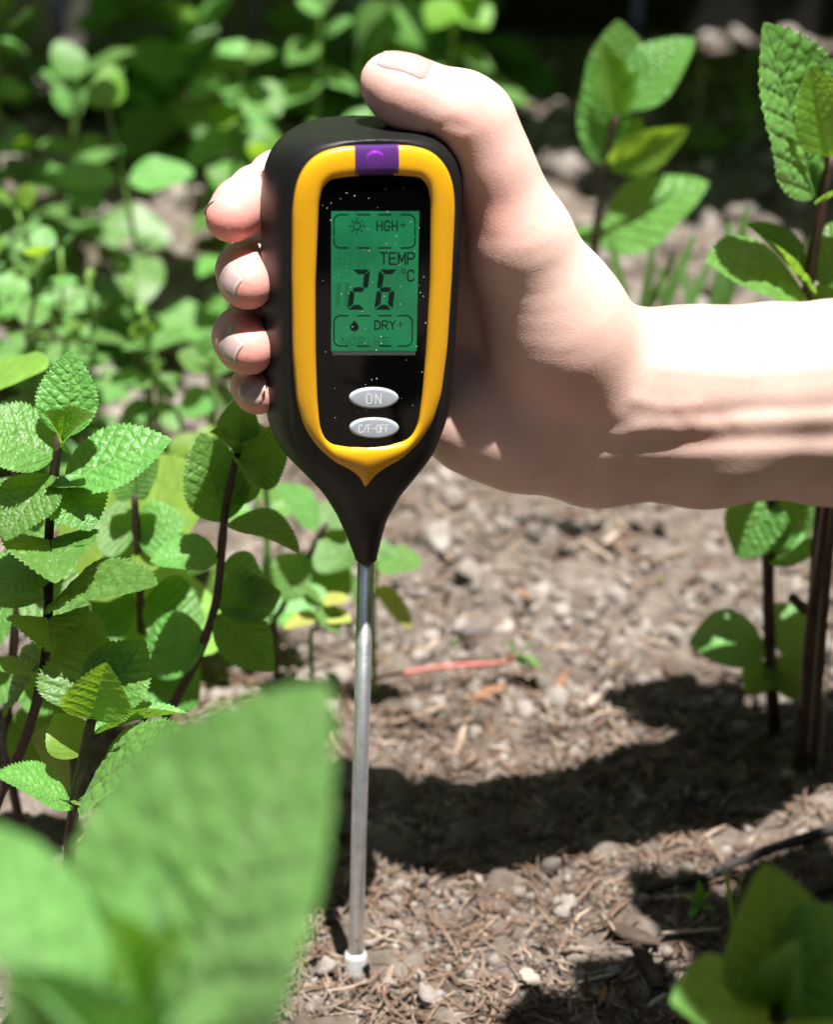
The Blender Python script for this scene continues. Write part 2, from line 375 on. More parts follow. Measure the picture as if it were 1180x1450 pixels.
def outline(vs, hs, c, n):
    """closed outline (u,v) from a half-width table: from the top centre down the right side and back up the left, arc-length sampled"""
    P = [(0., vs[-1])] + [(h, v) for v, h in zip(vs[::-1], hs[::-1])] + [(0., vs[0])]
    P = np.array(P); s = np.concatenate([[0], np.cumsum(np.hypot(*np.diff(P, axis=0).T))]); t = np.linspace(0, s[-1], n + 1)
    h = np.interp(t, s, P[:, 0]); v = np.interp(t, s, P[:, 1])
    for _ in range(2):
        h[2:-2] = (h[1:-3] + 2 * h[2:-2] + h[3:-1]) / 4; v[2:-2] = (v[1:-3] + 2 * v[2:-2] + v[3:-1]) / 4
    right = np.stack([c + h, v], 1); left = np.stack([c - h, v], 1)[1:-1][::-1]
    return np.vstack([right, left])
# refine the tables near the ends: dense sampling
def sym_dense(Lp, Rp, wf, c):
    Lq, Rq = halves(Lp, Rp, wf); v0 = (Lq[-1, 1] + Rq[-1, 1]) / 2; v1 = (Lq[0, 1] + Rq[0, 1]) / 2
    n = 160; t = (1 - np.cos(np.linspace(0, math.pi, n))) / 2; vs = v0 + (v1 - v0) * t
    Ls = Lq[np.argsort(Lq[:, 1])]; Rs = Rq[np.argsort(Rq[:, 1])]
    h = (np.interp(vs, Rs[:, 1], Rs[:, 0]) - np.interp(vs, Ls[:, 1], Ls[:, 0])) / 2
    return vs, np.maximum(h, 0)
NO = 150
vo, ho = sym_dense(RL, RR, WF, CU); OUTR = outline(vo, ho, CU, NO)
vi, hi_ = sym_dense(WL, WR, WF, CW); OUTW = outline(vi, hi_, CU, NO)
v_top = OUTR[:, 1].max() + .0012; v_neck = dl(515, 797, .003)[1]; v_a = dl(525, 640)[1]; v_b = dl(520, 765, .006)[1]
def hd(v):
    t = np.clip((v - v_b) / (v_a - v_b), 0, 1); t = t * t * (3 - 2 * t)
    tn = np.clip((v - v_neck) / (v_b - v_neck), 0, 1)
    return .0036 + .0024 * tn + (HD - .006) * t
# housing: cross-sections from the neck to the top
BL = [(385, 470), (389, 560), (396, 600), (411, 640), (433, 672), (455, 700), (475, 735), (488, 765), (497, 790), (500, 797)]
BR = [(655, 470), (650, 560), (643, 600), (626, 640), (604, 672), (584, 700), (563, 735), (550, 765), (541, 790), (538, 797)]
vB, hB, cB = sym(BL, BR, .004)
root_m = thing('soil_meter', DB, 'yellow and black digital soil meter held upright with its probe in the soil', 'soil meter')
root_m.matrix_world = DM; root_m.matrix_basis = DM
sec = []
hmax = float(np.interp(dl(525, 470)[1], vo, ho)) + .0016
BUL = .0040
v_m = dl(525, 470)[1]; h_m = float(np.interp(v_m, vo, ho)) + .0016; e_m = h_m - (float(np.interp(v_m, vB, hB)) - BUL)
for v in np.linspace(v_neck, v_m, 70):
    f = float(hd(np.array(v))) / HD; q = min(1, max(0, (v - v_neck) / (v_a - v_neck)))
    sec.append((v, (float(np.interp(v, vB, hB)) - BUL * f + e_m * f * f) * (1 - .07 * math.sin(math.pi * q) ** 2)))
tops = [(h + .0016, v + .0012) for v, h in zip(vo, ho) if v > v_m + .003]
for h, v in tops[::2]: sec.append((v, h))
sec.sort()
V = []; F = []; SEG = 56
for v, h in sec:
    d = float(hd(np.array(v))); rc = min(h, d, .0062); up = np.clip((v - v_a) / .02, 0, 1); rc = rc * (1 - up) + min(rc, .0048) * up
    cc = CU * min(1, max(0, (v - v_neck) / (v_a - v_neck)))
    bul = BUL * (d / HD) * min(1, h / .02)
    for k in range(SEG):
        a = 2 * math.pi * k / SEG; ca, sa = math.cos(a), math.sin(a)
        # rounded rectangle by ray from a superellipse-like mapping
        p = 2 + 6 * (1 - rc / max(h, d, 1e-6)) if rc < min(h, d) else 2 + 0 * up
        p = min(max(p, 2.0), 7.0)
        rr = (abs(ca) ** p + abs(sa) ** p) ** (-1 / p)
        u = cc + h * ca * rr; wq = d * sa * rr
        u += math.copysign(bul * max(0, 1 - (wq / max(d, 1e-6)) ** 2), ca) * (abs(ca) ** 2)
        V.append((u, -wq, v))
ns = len(sec)
for i in range(ns - 1):
    for k in range(SEG): F.append((i*SEG+k, i*SEG+(k+1) % SEG, (i+1)*SEG+(k+1) % SEG, (i+1)*SEG+k))
F.append(tuple(range(SEG))[::-1]); F.append(tuple((ns-1)*SEG+k for k in range(SEG)))
link('housing', mesh_np('housing', V, F), M['shell'], root_m)
# bezel ring (open where the lens sits)
def front(v): return hd(np.asarray(v))
prof = [(0.0, -.0012), (.015, .0003), (.05, .0008), (.12, .0012), (.35, .0017), (.62, .0020), (.80, .0019), (.91, .0014), (.97, .0007), (1.0, -.0003)]
nO = len(OUTR)
def ring_pt(i, t, h):
    p = OUTR[i] * (1 - t) + OUTW[i] * t; return (p[0], -(float(front(p[1])) + h), p[1])
uL0 = dl(501, 226)[0]; uL1 = dl(563, 226)[0]
inl = [(OUTR[i][1] > OUTR[:, 1].max() - .004 and uL0 < OUTR[i][0] < uL1) for i in range(nO)]
V = []; F = []
for i in range(nO):
    for t, h in prof: V.append(ring_pt(i, t, h))
kp = len(prof)
for i in range(nO):
    j = (i + 1) % nO
    if inl[i] and inl[j]: continue
    for k in range(kp - 1): F.append((i*kp+k, i*kp+k+1, j*kp+k+1, j*kp+k))
bez = link('bezel', mesh_np('bezel', V, F), M['bezel'], root_m)
sm = bez.modifiers.new('thick', 'SOLIDIFY'); sm.thickness = .0010; sm.offset = -1
# lens block, its pocket and the LED
vt = OUTR[:, 1].max(); vwt = OUTW[:, 1].max(); f0 = float(front(vt))
def lens_shell(u0, u1, dz, pad):
    V = []; F = []; cols = 9
    for c in range(cols):
        u = u0 + (u1 - u0) * c / (cols - 1)
        for t, h in prof: V.append((u, -(f0 + h + dz), (vt - pad) * (1 - t) + (vwt + pad * .3) * t))
    for c in range(cols - 1):
        for k in range(kp - 1): F.append((c*kp+k, c*kp+k+1, (c+1)*kp+k+1, (c+1)*kp+k))
    return V, F
ln = link('lens', mesh_np('lens', *lens_shell(uL0, uL1, .0002, 0.)), M['lens'], root_m)
def boxmesh(name, cx, cy, cz, sx, sy, sz, bev=0.):
    bm = bmesh.new(); bmesh.ops.create_cube(bm, size=1); bmesh.ops.scale(bm, vec=(sx, sy, sz), verts=bm.verts)
    if bev: bmesh.ops.bevel(bm, geom=bm.edges[:], offset=bev, segments=2, affect='EDGES')
    bmesh.ops.translate(bm, vec=(cx, cy, cz), verts=bm.verts); me = bpy.data.meshes.new(name); bm.to_mesh(me); bm.free(); return me
cu = (uL0 + uL1) / 2; cv = (vt + vwt) / 2
link('lens_pocket', boxmesh('lens_pocket', cu, -(f0 - .0006), cv, uL1 - uL0 + .0004, .0010, vt - vwt - .0006), M['pocket'], ln)
Vl, Fl = ico(3)
link('led', mesh_np('led', Vl * np.array([.0024, .0011, .0024]) + np.array([cu - .0002, -(f0 + .0002), cv + .0002]), Fl), M['led'], ln)
Vd, Fd = ico(2)
# window
def capped(P, w, name):
    V = [(p[0], -w, p[1]) for p in P] + [(p[0], -(w - .002), p[1]) for p in P]; n = len(P)
    F = [tuple(range(n))] + [(i, i + n, (i + 1) % n + n, (i + 1) % n) for i in range(n)]
    return mesh_np(name, V, F, False)
wz = HD + .0006
Wo = OUTW.copy(); Wo[:, 0] = CU + (Wo[:, 0] - CU) * 1.012; Wo[:, 1] = Wo[:, 1] + 0
win = link('display_window', capped(Wo, wz, 'display_window'), M['window'], root_m)
# LCD
lq = [dl(*p, wz) for p in ((469, 299), (594, 299), (590, 497), (469, 497))]
lz = wz + .00003
def plate(name, P, z, m, parent, th=.00008):
    n = len(P); V = [(u, -z, v) for u, v in P] + [(u, -(z - th), v) for u, v in P]
    F = [tuple(range(n))] + [(i, i + n, (i + 1) % n + n, (i + 1) % n) for i in range(n)]
    return link(name, mesh_np(name, V, F, False), m, parent)
lcd = plate('lcd_panel', lq, lz, M['lcd'], root_m)
gz_ = lz + .000015
gl = plate('lcd_edge_strip', [dl(*p, wz) for p in ((470, 497.6), (589, 497.6), (588, 503), (471, 503))], lz, plain('lcd_edge', (.05, .06, .06), .4, .4), root_m)
def strokes(name, lines, wid, z, m, parent, wpx=None):
    """flat strokes given as pixel polylines, laid on the panel"""
    V = []; F = []
    for L in lines:
        Q = [dl(x, y, z) for x, y in L]; n = len(Q)
        for i in range(n - 1):
            a = Vector(Q[i]); b = Vector(Q[i + 1]); d = (b - a)
            if d.length < 1e-7: continue
            d.normalize(); q = Vector((-d.y, d.x)) * wid / 2; a2 = a - d * wid * .3; b2 = b + d * wid * .3; k = len(V); zz = z + .000002 * (len(V) // 4 % 4)
            for p in (a2 - q, b2 - q, b2 + q, a2 + q): V.append((p.x, -zz, p.y))
            F.append((k, k + 1, k + 2, k + 3))
    return link(name, mesh_np(name, V, F, False), m, parent)
GL = {  # stroke letters on a 0..1 box, y down
 'H': [[(0,0),(0,1)],[(1,0),(1,1)],[(0,.5),(1,.5)]],
 'G': [[(1,.18),(.8,0),(.2,0),(0,.2),(0,.8),(.2,1),(.8,1),(1,.8),(1,.55),(.55,.55)]],
 'T': [[(0,0),(1,0)],[(.5,0),(.5,1)]], 'E': [[(1,0),(0,0),(0,1),(1,1)],[(0,.48),(.85,.48)]],
 'M': [[(0,1),(0,0),(.5,.75),(1,0),(1,1)]], 'P': [[(0,1),(0,0),(.75,0),(1,.15),(1,.38),(.75,.52),(0,.52)]],
 'C': [[(1,.2),(.8,0),(.2,0),(0,.2),(0,.8),(.2,1),(.8,1),(1,.8)]],
 'D': [[(0,0),(0,1),(.6,1),(1,.75),(1,.25),(.6,0),(0,0)]], 'R': [[(0,1),(0,0),(.75,0),(1,.15),(1,.38),(.75,.52),(0,.52)],[(.45,.52),(1,1)]],
 'Y': [[(0,0),(.5,.5),(1,0)],[(.5,.5),(.5,1)]], '+': [[(.5,.2),(.5,.8)],[(0,.5),(1,.5)]],
 'O': [[(.25,0),(.75,0),(1,.2),(1,.8),(.75,1),(.25,1),(0,.8),(0,.2),(.25,0)]], 'N': [[(0,1),(0,0),(1,1),(1,0)]],
 'F': [[(1,0),(0,0),(0,1)],[(0,.48),(.8,.48)]], '/': [[(1,-.05),(0,1.05)]], '-': [[(0,.5),(1,.5)]],
}
def text(name, s, x, y, cw, ch, gap, wid, z, m, parent, sl=0.):
    L = []
    for c in s:
        if c != ' ':
            for ln_ in GL[c]: L.append([(x + a * cw - (b - .5) * ch * sl, y + b * ch) for a, b in ln_])
        x += cw + gap
    return strokes(name, L, wid, z, m, parent)
text('light_reading', 'HGH', 534, 313, 7.2, 13.5, 3.6, .00036, gz_, M['seg'], lcd); text('plus_sign', '+', 566.5, 311, 8, 15, 0, .00022, gz_, M['seg'], lcd)
text('temperature_word', 'TEMP', 539, 358, 9.4, 16, 3.4, .00042, gz_, M['seg'], lcd)
text('degree_letter', 'C', 577.5, 383, 9, 14.5, 0, .00040, gz_, M['seg'], lcd)
strokes('degree_ring', [[(571.5 + 2.6 * math.cos(a), 384 + 2.6 * math.sin(a)) for a in np.linspace(0, 2 * math.pi, 13)]], .00020, gz_, M['seg'], lcd)
text('moisture_reading', 'DRY', 531, 454.5, 7.4, 11.5, 3.2, .00036, gz_, M['seg'], lcd); text('plus_sign', '+', 563, 452.5, 7.5, 13, 0, .00022, gz_, M['seg'], lcd)
text('faint_letters', 'PH', 474, 366, 9, 15, 4, .00034, gz_, M['ghost'], lcd); text('faint_letters', 'G', 508, 366, 9, 15, 4, .00034, gz_, M['ghost'], lcd)
text('faint_letters', 'NOR', 484, 478, 8, 10, 4, .00036, gz_, M['ghost'], lcd); text('faint_letters', 'EE', 531, 478, 8, 10, 4, .00036, gz_, M['ghost'], lcd)
for k, x in enumerate((480, 492)): strokes('faint_bar', [[(x, 402), (x - 2, 432)]], .0012, gz_, M['ghost'], lcd)
# dashed frames
def dashed(x0, y0, x1, y1):
    c = 9; L = []
    hx = [(x0 + 1, x0 + 19), (x0 + 33, x0 + 51), (x0 + 63, x0 + 81), (x0 + 95, x1 - 1)]
    for a, b in hx[1:3]:
        for y in (y0, y1): L.append([(a, y), (b, y)])
    for sx, X0 in ((1, x0), (-1, x1)):
        for sy, Y0 in ((1, y0), (-1, y1)):
            arc = [(X0 + sx * (20), Y0), (X0 + sx * c, Y0)] + [(X0 + sx * (c - c * math.sin(t)), Y0 + sy * (c - c * math.cos(t))) for t in np.linspace(.2, 1.35, 5)] + [(X0, Y0 + sy * c), (X0, Y0 + sy * 14)]
            L.append(arc)
        L.append([(X0, (y0 + y1) / 2 - 6), (X0, (y0 + y1) / 2 + 6)])
    return L
strokes('dashed_frame', dashed(473, 304, 588, 351), .00036, gz_, M['seg'], lcd)
strokes('dashed_frame', dashed(473, 447, 584, 490), .00034, gz_, M['seg'], lcd)
# sun icon, drop icon
S = [[(505.5 + 5.2 * math.cos(a), 320 + 5.6 * math.sin(a)) for a in np.linspace(0, 2 * math.pi, 17)]]
for k in range(8):
    a = k * math.pi / 4; S.append([(505.5 + 8 * math.cos(a), 320 + 8.4 * math.sin(a)), (505.5 + 10.8 * math.cos(a), 320 + 11.2 * math.sin(a))])
strokes('sun_icon', S, .00026, gz_, M['seg'], lcd)
dp = [(502, 453.5)] + [(502 + 6.2 * math.cos(a), 463.2 + 5.8 * math.sin(a)) for a in np.linspace(-.55, math.pi + .55, 20)]
plate('drop_icon', [dl(x, y, gz_) for x, y in dp], gz_, M['seg'], lcd, .00002)
# seven-segment digits, slanted
def digit(x, y, on):
    wd, hh, t, g = 28, 57, 6.8, 1.0; sl_ = .12
    me_V = []; me_F = []
    def poly(P):
        k = len(me_V)
        for a, b in P:
            u, v = dl(x + a - (b - hh / 2) * sl_, y + b, gz_); me_V.append((u, -gz_, v))
        me_F.append(tuple(range(k, k + len(P))))
    if 'a' in on: poly([(4, 0), (wd - 1, 0), (wd - 7, t), (11, t)])
    if 'd' in on: poly([(11, hh - t), (wd - 9, hh - t), (wd - 2, hh), (3, hh)])
    if 'g' in on: poly([(6, hh/2), (9, hh/2 - t/2), (wd - 8, hh/2 - t/2), (wd - 5, hh/2), (wd - 8, hh/2 + t/2), (9, hh/2 + t/2)])
    if 'b' in on: poly([(wd, 2), (wd, hh/2 - 4), (wd - 3, hh/2 - 1.5), (wd - t - 1, hh/2 - 5), (wd - t - 1, 8)])
    if 'c' in on: poly([(wd, hh - 2), (wd, hh/2 + 4), (wd - 3, hh/2 + 1.5), (wd - t - 1, hh/2 + 5), (wd - t - 1, hh - 8)])
    if 'f' in on: poly([(2, 2), (2, hh/2 - 4), (5, hh/2 - 1.5), (t + 3, hh/2 - 5), (t + 3, 8)])
    if 'e' in on: poly([(2, hh - 2), (2, hh/2 + 4), (5, hh/2 + 1.5), (t + 3, hh/2 + 5), (t + 3, hh - 8)])
    link('digit', mesh_np('digit', me_V, me_F, False), M['seg'], lcd)
digit(493, 381.5, 'abged'); digit(531.5, 381.5, 'afgecd')
# buttons
def button(cx, cy, rx, ry, s, tx, cw, ch, gap):
    V = []; F = []; n = 40
    levels = [(1.0, 0.), (1.0, .0006), (.97, .00085), (.92, .00100), (.86, .00106), (.80, .00108)]
    for sc, h in levels:
        for k in range(n):
            a = 2 * math.pi * k / n; u, v = dl(cx + rx * sc * math.cos(a), cy + ry * sc * math.sin(a), wz); V.append((u, -(wz + h), v))
    for i in range(len(levels) - 1):
        for k in range(n): F.append((i*n+k, (i+1)*n+k, (i+1)*n+(k+1) % n, i*n+(k+1) % n))
    F.append(tuple((len(levels)-1)*n+k for k in range(n)))
    b = link('button', mesh_np('button', V, F), M['button'], root_m); b['label'] = 'silver oval button marked ' + s
    z = wz + .00110; text('button_print', s, tx, cy + 2.2 - ch / 2, cw, ch, gap, .00026, z, M['print'], b)
    u, v = dl(cx, cy, wz)
button(529, 562.5, 35, 14.5, 'ON', 519, 7.5, 13.5, 5.5)
button(529.5, 604.8, 35, 14.3, 'C/F-OFF', 508.5, 4.4, 10.5, 1.9)
# dust specks on the window
r = np.random.RandomState(4); VV = []; FF = []; k = 0
for _ in range(85):
    px = r.uniform(456, 608); py = r.uniform(254, 626); u, v = dl(px, py, wz + .0001); s = 10 ** r.uniform(-4.25, -3.8)
    VV.append(Vl[:42] * 0 + 0 if False else (Vd * s * np.array([1, .4, r.uniform(.6, 1.5)]) + np.array([u, -(wz + .00005), v]))); FF.append(Fd + k); k += len(Vd)
tag(link('dust_specks', mesh_np('dust_specks', np.vstack(VV), np.vstack(FF)), M['dust'], root_m), kind='stuff')
# grip slots on the left flank: black plates stand in for the grooves' shade
for py in (283, 333, 383, 433, 483):
    v0 = dl(385, py)[1]; h = float(np.interp(v0, vo, ho)) + .0016 + BUL
    o = link('grip_slot_shade', boxmesh('grip_slot_shade', CU - h + .0007, .004, v0, .0004, .0016, .0058, .0001), M['recess_shade'], root_m)
# probe rod and collar
rodr = .00240
link('probe_rod', mesh_np('probe_rod', *tube([(CU * 0, 0, .0), (0, 0, .002), (0, 0, v_neck + .004)], [rodr] * 3, 28)), M['metal'], root_m)
clv = []
prf = [(.0024, -.012), (.0034, -.010), (.0036, -.002), (.0037, .0016), (.0037, .0084), (.0034, .0096), (.0026, .0102)]
n = 32; V = []; F = []
for rr, z in prf:
    for k in range(n):
        a = 2 * math.pi * k / n; q = rr * (1 - (.22 if (.15 < (a / (2 * math.pi)) % 1 < .0) else 0)); V.append((q * math.cos(a), q * math.sin(a), z))
for i in range(len(prf) - 1):
    for k in range(n): F.append((i*n+k, i*n+(k+1) % n, (i+1)*n+(k+1) % n, (i+1)*n+k))
link('probe_collar', mesh_np('probe_collar', V, F), M['collar'], root_m)
link('collar_notch_shade', boxmesh('collar_notch_shade',   .0028, -.0026, .0058, .0024, .0022, .0014, .0002), M['recess_shade'], root_m)  # black block painted in for the notch's shaded hollow
for z, u in ((.0118, .0006), (.016, -.0004)):
    link('probe_pit', mesh_np('probe_pit', Vd * np.array([.0003, .0002, .0004]) + np.array([u, -rodr, z]), Fd), M['recess_shade'], root_m)

# ================================================================== HAND AND FOREARM
def skin_mat():
    m, nt, b, o = mat('skin'); tc = objcoord(nt)
    a = nt.nodes.new('ShaderNodeAttribute'); a.attribute_name = 'pink'
    f = noise(nt, tc, 55, 5)
    base = ramp(nt, f, [(.3, (.69, .480, .415)), (.7, (.78, .575, .510))])
    base = mixc(nt, a.outputs['Fac'], base, (.74, .29, .25))
    bl = noise(nt, tc, 320, 3); blf = ramp(nt, bl, [(.55, (0, 0, 0)), (.8, (.25, .25, .25))])
    base = mixc(nt, blf, base, (.68, .43, .37))
    nt.links.new(base, b.inputs['Base Color'])
    b.inputs['Roughness'].default_value = .47; b.inputs['Specular IOR Level'].default_value = .42
    b.inputs['Subsurface Weight'].default_value = .40; b.inputs['Subsurface Radius'].default_value = (1., .32, .18); b.inputs['Subsurface Scale'].default_value = .0045
    v = nt.nodes.new('ShaderNodeTexVoronoi'); v.inputs['Scale'].default_value = 1500; nt.links.new(tc, v.inputs['Vector'])
    mp = nt.nodes.new('ShaderNodeMapping'); mp.inputs['Scale'].default_value = (2.6, 1, .8); mp.inputs['Rotation'].default_value = (0, .5, 0); nt.links.new(tc, mp.inputs[0])
    n2 = noise(nt, mp.outputs[0], 420, 4, .6)
    ad = N(nt, 'ShaderNodeMath', operation='MULTIPLY_ADD', i1=.5); nt.links.new(v.outputs['Distance'], ad.inputs[0]); nt.links.new(n2, ad.inputs[2])
    bump(nt, ad.outputs[0], .5, .00013, b)
    return m
M['skin'] = skin_mat()
M['nail'] = plain('fingernail', (.44, .325, .31), .18, .5, coat=.3, nscale=500, namp=.06)
M['nail_edge'] = plain('nail_free_edge', (.60, .46, .42), .3, .5)
def hp(px, py, back):
    u, v = dl(px, py, -back * .001); return DM @ Vector((u, back * .001, v))
MM = .001
def chain(spec): return [(hp(x, y, b), r_ * MM) for x, y, b, r_ in spec]
ARM = [chain([(1420, 512, 50, 22.4), (1300, 520, 41, 21.3), (1180, 526, 33, 20.2), (1090, 530, 27, 19.7), (1000, 534, 21, 19.2), (940, 538, 17, 18.8), (880, 545, 14, 18.6)]),
       chain([(1420, 622, 50, 22.4), (1180, 619, 33, 19.8), (1000, 623, 21, 18.9), (860, 628, 15, 17.5)]),
       chain([(1420, 570, 51, 23.4), (1180, 572, 34, 20.6), (900, 580, 17, 19)])]
THUMB = chain([(547, 114, 3, 5.7), (562, 123, 2, 6.8), (584, 135, 1, 7.1), (612, 150, 1, 6.9), (652, 160, 0, 8.9), (672, 178, 0, 9.4), (700, 240, -1, 9.4), (736, 330, -1, 12.0), (790, 440, 3, 16.6), (852, 522, 9, 19)])
THEN = [chain([(704, 262, 5, 8.4), (682, 310, 17, 8.5), (645, 345, 30, 9.5)]), chain([(730, 340, 4, 11), (690, 390, 22, 11)]), chain([(735, 360, 0, 11.5), (790, 480, 4, 17), (845, 560, 10, 18)])]
PALM = [chain([(845, 540, 18, 15), (700, 380, 28, 12.5), (610, 330, 33, 11)]),
        chain([(850, 570, 19, 15), (700, 450, 30, 12.5), (600, 410, 35, 11)]),
        chain([(840, 600, 19, 16), (700, 530, 28, 13), (600, 490, 35, 11)]),
        chain([(830, 628, 16, 17.2), (735, 606, 15, 17.0), (670, 590, 20, 14.5), (610, 560, 32, 11)])]
FING = [chain([(610, 330, 33, 10.5), (396, 258, 33, 8.6), (364, 276, 17, 7.6), (342, 293, 9, 7.4), (327, 307, 4, 6.9)]),
        chain([(600, 410, 35, 10.5), (368, 368, 34, 8.6), (347, 384, 15, 7.6), (349, 394, 5, 7.4), (351, 402, -2, 6.9)]),
        chain([(600, 490, 35, 10.5), (364, 455, 34, 8.6), (343, 477, 15, 7.9), (348, 486, 5, 7.7), (352, 494, -2, 7.1)]),
        chain([(610, 560, 32, 9.5), (388, 528, 33, 7.2), (361, 546, 15, 6.3), (364, 552, 6, 6.1), (367, 557, 0, 5.7)])]
HS = .00105
allp = [p for c in ARM + [THUMB] + THEN + PALM + FING for p in c]
lo = np.array([min(p[0][k] - p[1] for p in allp) for k in range(3)]) - .004; hi3 = np.array([max(p[0][k] + p[1] for p in allp) for k in range(3)]) + .004
hi3[0] = min(hi3[0], hp(1400, 570, 48).x)
dims = np.ceil((hi3 - lo) / HS).astype(int) + 1
ax_ = [lo[k] + HS * np.arange(dims[k]) for k in range(3)]
def smin(a, b, k):
    h = np.clip(k - np.abs(a - b), 0, None) / k; return np.minimum(a, b) - h * h * k * .25
def field(chains, k):
    vol = np.full(dims, .05, dtype=np.float32)
    for c in chains:
        for (a, ra), (b, rb) in zip(c[:-1], c[1:]):
            A = np.array(a); B = np.array(b); m = max(ra, rb) + .016
            i0 = np.clip(np.floor((np.minimum(A, B) - m - lo) / HS).astype(int), 0, dims - 1); i1 = np.clip(np.ceil((np.maximum(A, B) + m - lo) / HS).astype(int) + 1, 1, dims)
            if np.any(i1 <= i0): continue
            sl_ = tuple(slice(i0[q], i1[q]) for q in range(3))
            gx_, gy_, gz2 = np.meshgrid(*[ax_[q][i0[q]:i1[q]].astype(np.float32) for q in range(3)], indexing='ij')
            d = B - A; L2 = float(d @ d); t = np.clip(((gx_ - A[0]) * d[0] + (gy_ - A[1]) * d[1] + (gz2 - A[2]) * d[2]) / L2, 0, 1)
            dist = np.sqrt((gx_ - A[0] - t * d[0]) ** 2 + (gy_ - A[1] - t * d[1]) ** 2 + (gz2 - A[2] - t * d[2]) ** 2) - (ra + (rb - ra) * t)
            vol[sl_] = smin(vol[sl_], dist.astype(np.float32), k)
    return vol
body = smin(field(ARM, .010), field([THUMB] + THEN, .008), .012)
body = smin(body, field(PALM, .009), .010)
fing = field([FING[0]], .003)
for c in FING[1:]: fing = smin(fing, field([c], .003), .0009)
vol = smin(body, fing, .006); del body, fing
GX, GY, GZ = np.meshgrid(*[a.astype(np.float32) for a in ax_], indexing='ij')
# picture-plane coordinates of every grid point, used to lay tendons and creases over the camera side of the wrist
dx = GX - CAM.x; dy = GY - CAM.y; dz = GZ - CAM.z
dep = dy * FW.y + dz * FW.z; PX = 590 + FPX * dx / dep; PY = 725 - FPX * (dy * UP.y + dz * UP.z) / dep; del dx, dy, dz
inv = np.array(DM.inverted()); bk = inv[1, 0] * GX + inv[1, 1] * GY + inv[1, 2] * GZ + inv[1, 3]
def pdist(P):
    dmin = np.full(PX.shape, 1e6, dtype=np.float32)
    for (x0, y0), (x1, y1) in zip(P[:-1], P[1:]):
        L2 = (x1 - x0) ** 2 + (y1 - y0) ** 2; t = np.clip(((PX - x0) * (x1 - x0) + (PY - y0) * (y1 - y0)) / L2, 0, 1)
        dmin = np.minimum(dmin, np.hypot(PX - x0 - t * (x1 - x0), PY - y0 - t * (y1 - y0)))
    return dmin
def sculpt(P, amp, wid, side=True):
    global vol
    g = np.exp(-(pdist(P) / wid) ** 2) * (amp * MM)
    if side: g = g * (bk < .012 + np.clip(PX - 880, 0, None) * .8e-4)
    vol -= g.astype(np.float32)
sculpt([(880, 614), (930, 606), (990, 604), (1080, 596), (1250, 588)], .6, 14)
sculpt([(830, 657), (880, 646), (940, 648), (1020, 642), (1250, 640)], .5, 15)
sculpt([(1000, 588), (1060, 580), (1120, 580), (1250, 570)], -.35, 10)
sculpt([(850, 632), (900, 628), (960, 630), (1050, 622), (1250, 616)], -.35, 11)
sculpt([(950, 584), (962, 600), (978, 612)], -.2, 9); sculpt([(1018, 592), (1035, 610)], -.2, 9); sculpt([(900, 566), (945, 578), (990, 572)], .35, 9)
sculpt([(870, 672), (960, 676), (1100, 668)], .15, 14); sculpt([(930, 520), (1050, 530), (1250, 512)], .35, 10)
sculpt([(829, 602), (827, 650), (833, 716)], -.4, 4); sculpt([(850, 600), (842, 640), (850, 715)], -.35, 3)
sculpt([(808, 596), (880, 606)], -.4, 10)
sculpt([(606, 187), (622, 196), (632, 206)], -1.3, 6); sculpt([(620, 180), (640, 176), (655, 180)], -.4, 4)
for x0, y0, x1, y1, a in ((690, 336, 760, 330, -.13), (700, 362, 775, 352, -.10), (705, 388, 790, 376, -.13), (712, 416, 800, 408, -.1), (722, 444, 800, 440, -.12), (740, 470, 810, 470, -.1), (750, 500, 822, 502, -.16), (770, 530, 835, 540, -.14)):
    sculpt([(x0, y0), ((x0 + x1) / 2, y0 + 4), (x1, y1)], a, 3)
sculpt([(668, 118), (690, 132)], -.5, 4); sculpt([(655, 112), (682, 140)], .4, 10)
sculpt([(650, 300), (700, 318)], .3, 20)
for x0, y0, x1, y1 in ((640, 120, 652, 148), (650, 114, 664, 146), (662, 112, 676, 140), (676, 116, 690, 142), (630, 172, 652, 190), (640, 168, 664, 182)): sculpt([(x0, y0), (x1, y1)], -.22, 2.6)
# press against the housing
u_ = inv[0, 0] * GX + inv[0, 1] * GY + inv[0, 2] * GZ + inv[0, 3]; v_ = inv[2, 0] * GX + inv[2, 1] * GY + inv[2, 2] * GZ + inv[2, 3]
cvv = (v_top + v_a) / 2; hvv = (v_top - v_a) / 2; rcn = .014
qx = np.abs(u_ - CU) - (hmax + .0030 - rcn); qv = np.abs(v_ - cvv) - (hvv - rcn)
rb2 = np.hypot(np.clip(qx, 0, None), np.clip(qv, 0, None)) + np.minimum(np.maximum(qx, qv), 0) - rcn
boxd = np.maximum(rb2, np.abs(bk) - HD)
vol = np.maximum(vol, -(boxd + .0004).astype(np.float32)); del u_, v_, qx, qv, rb2, boxd, bk, PX, PY, dep, GX, GY, GZ
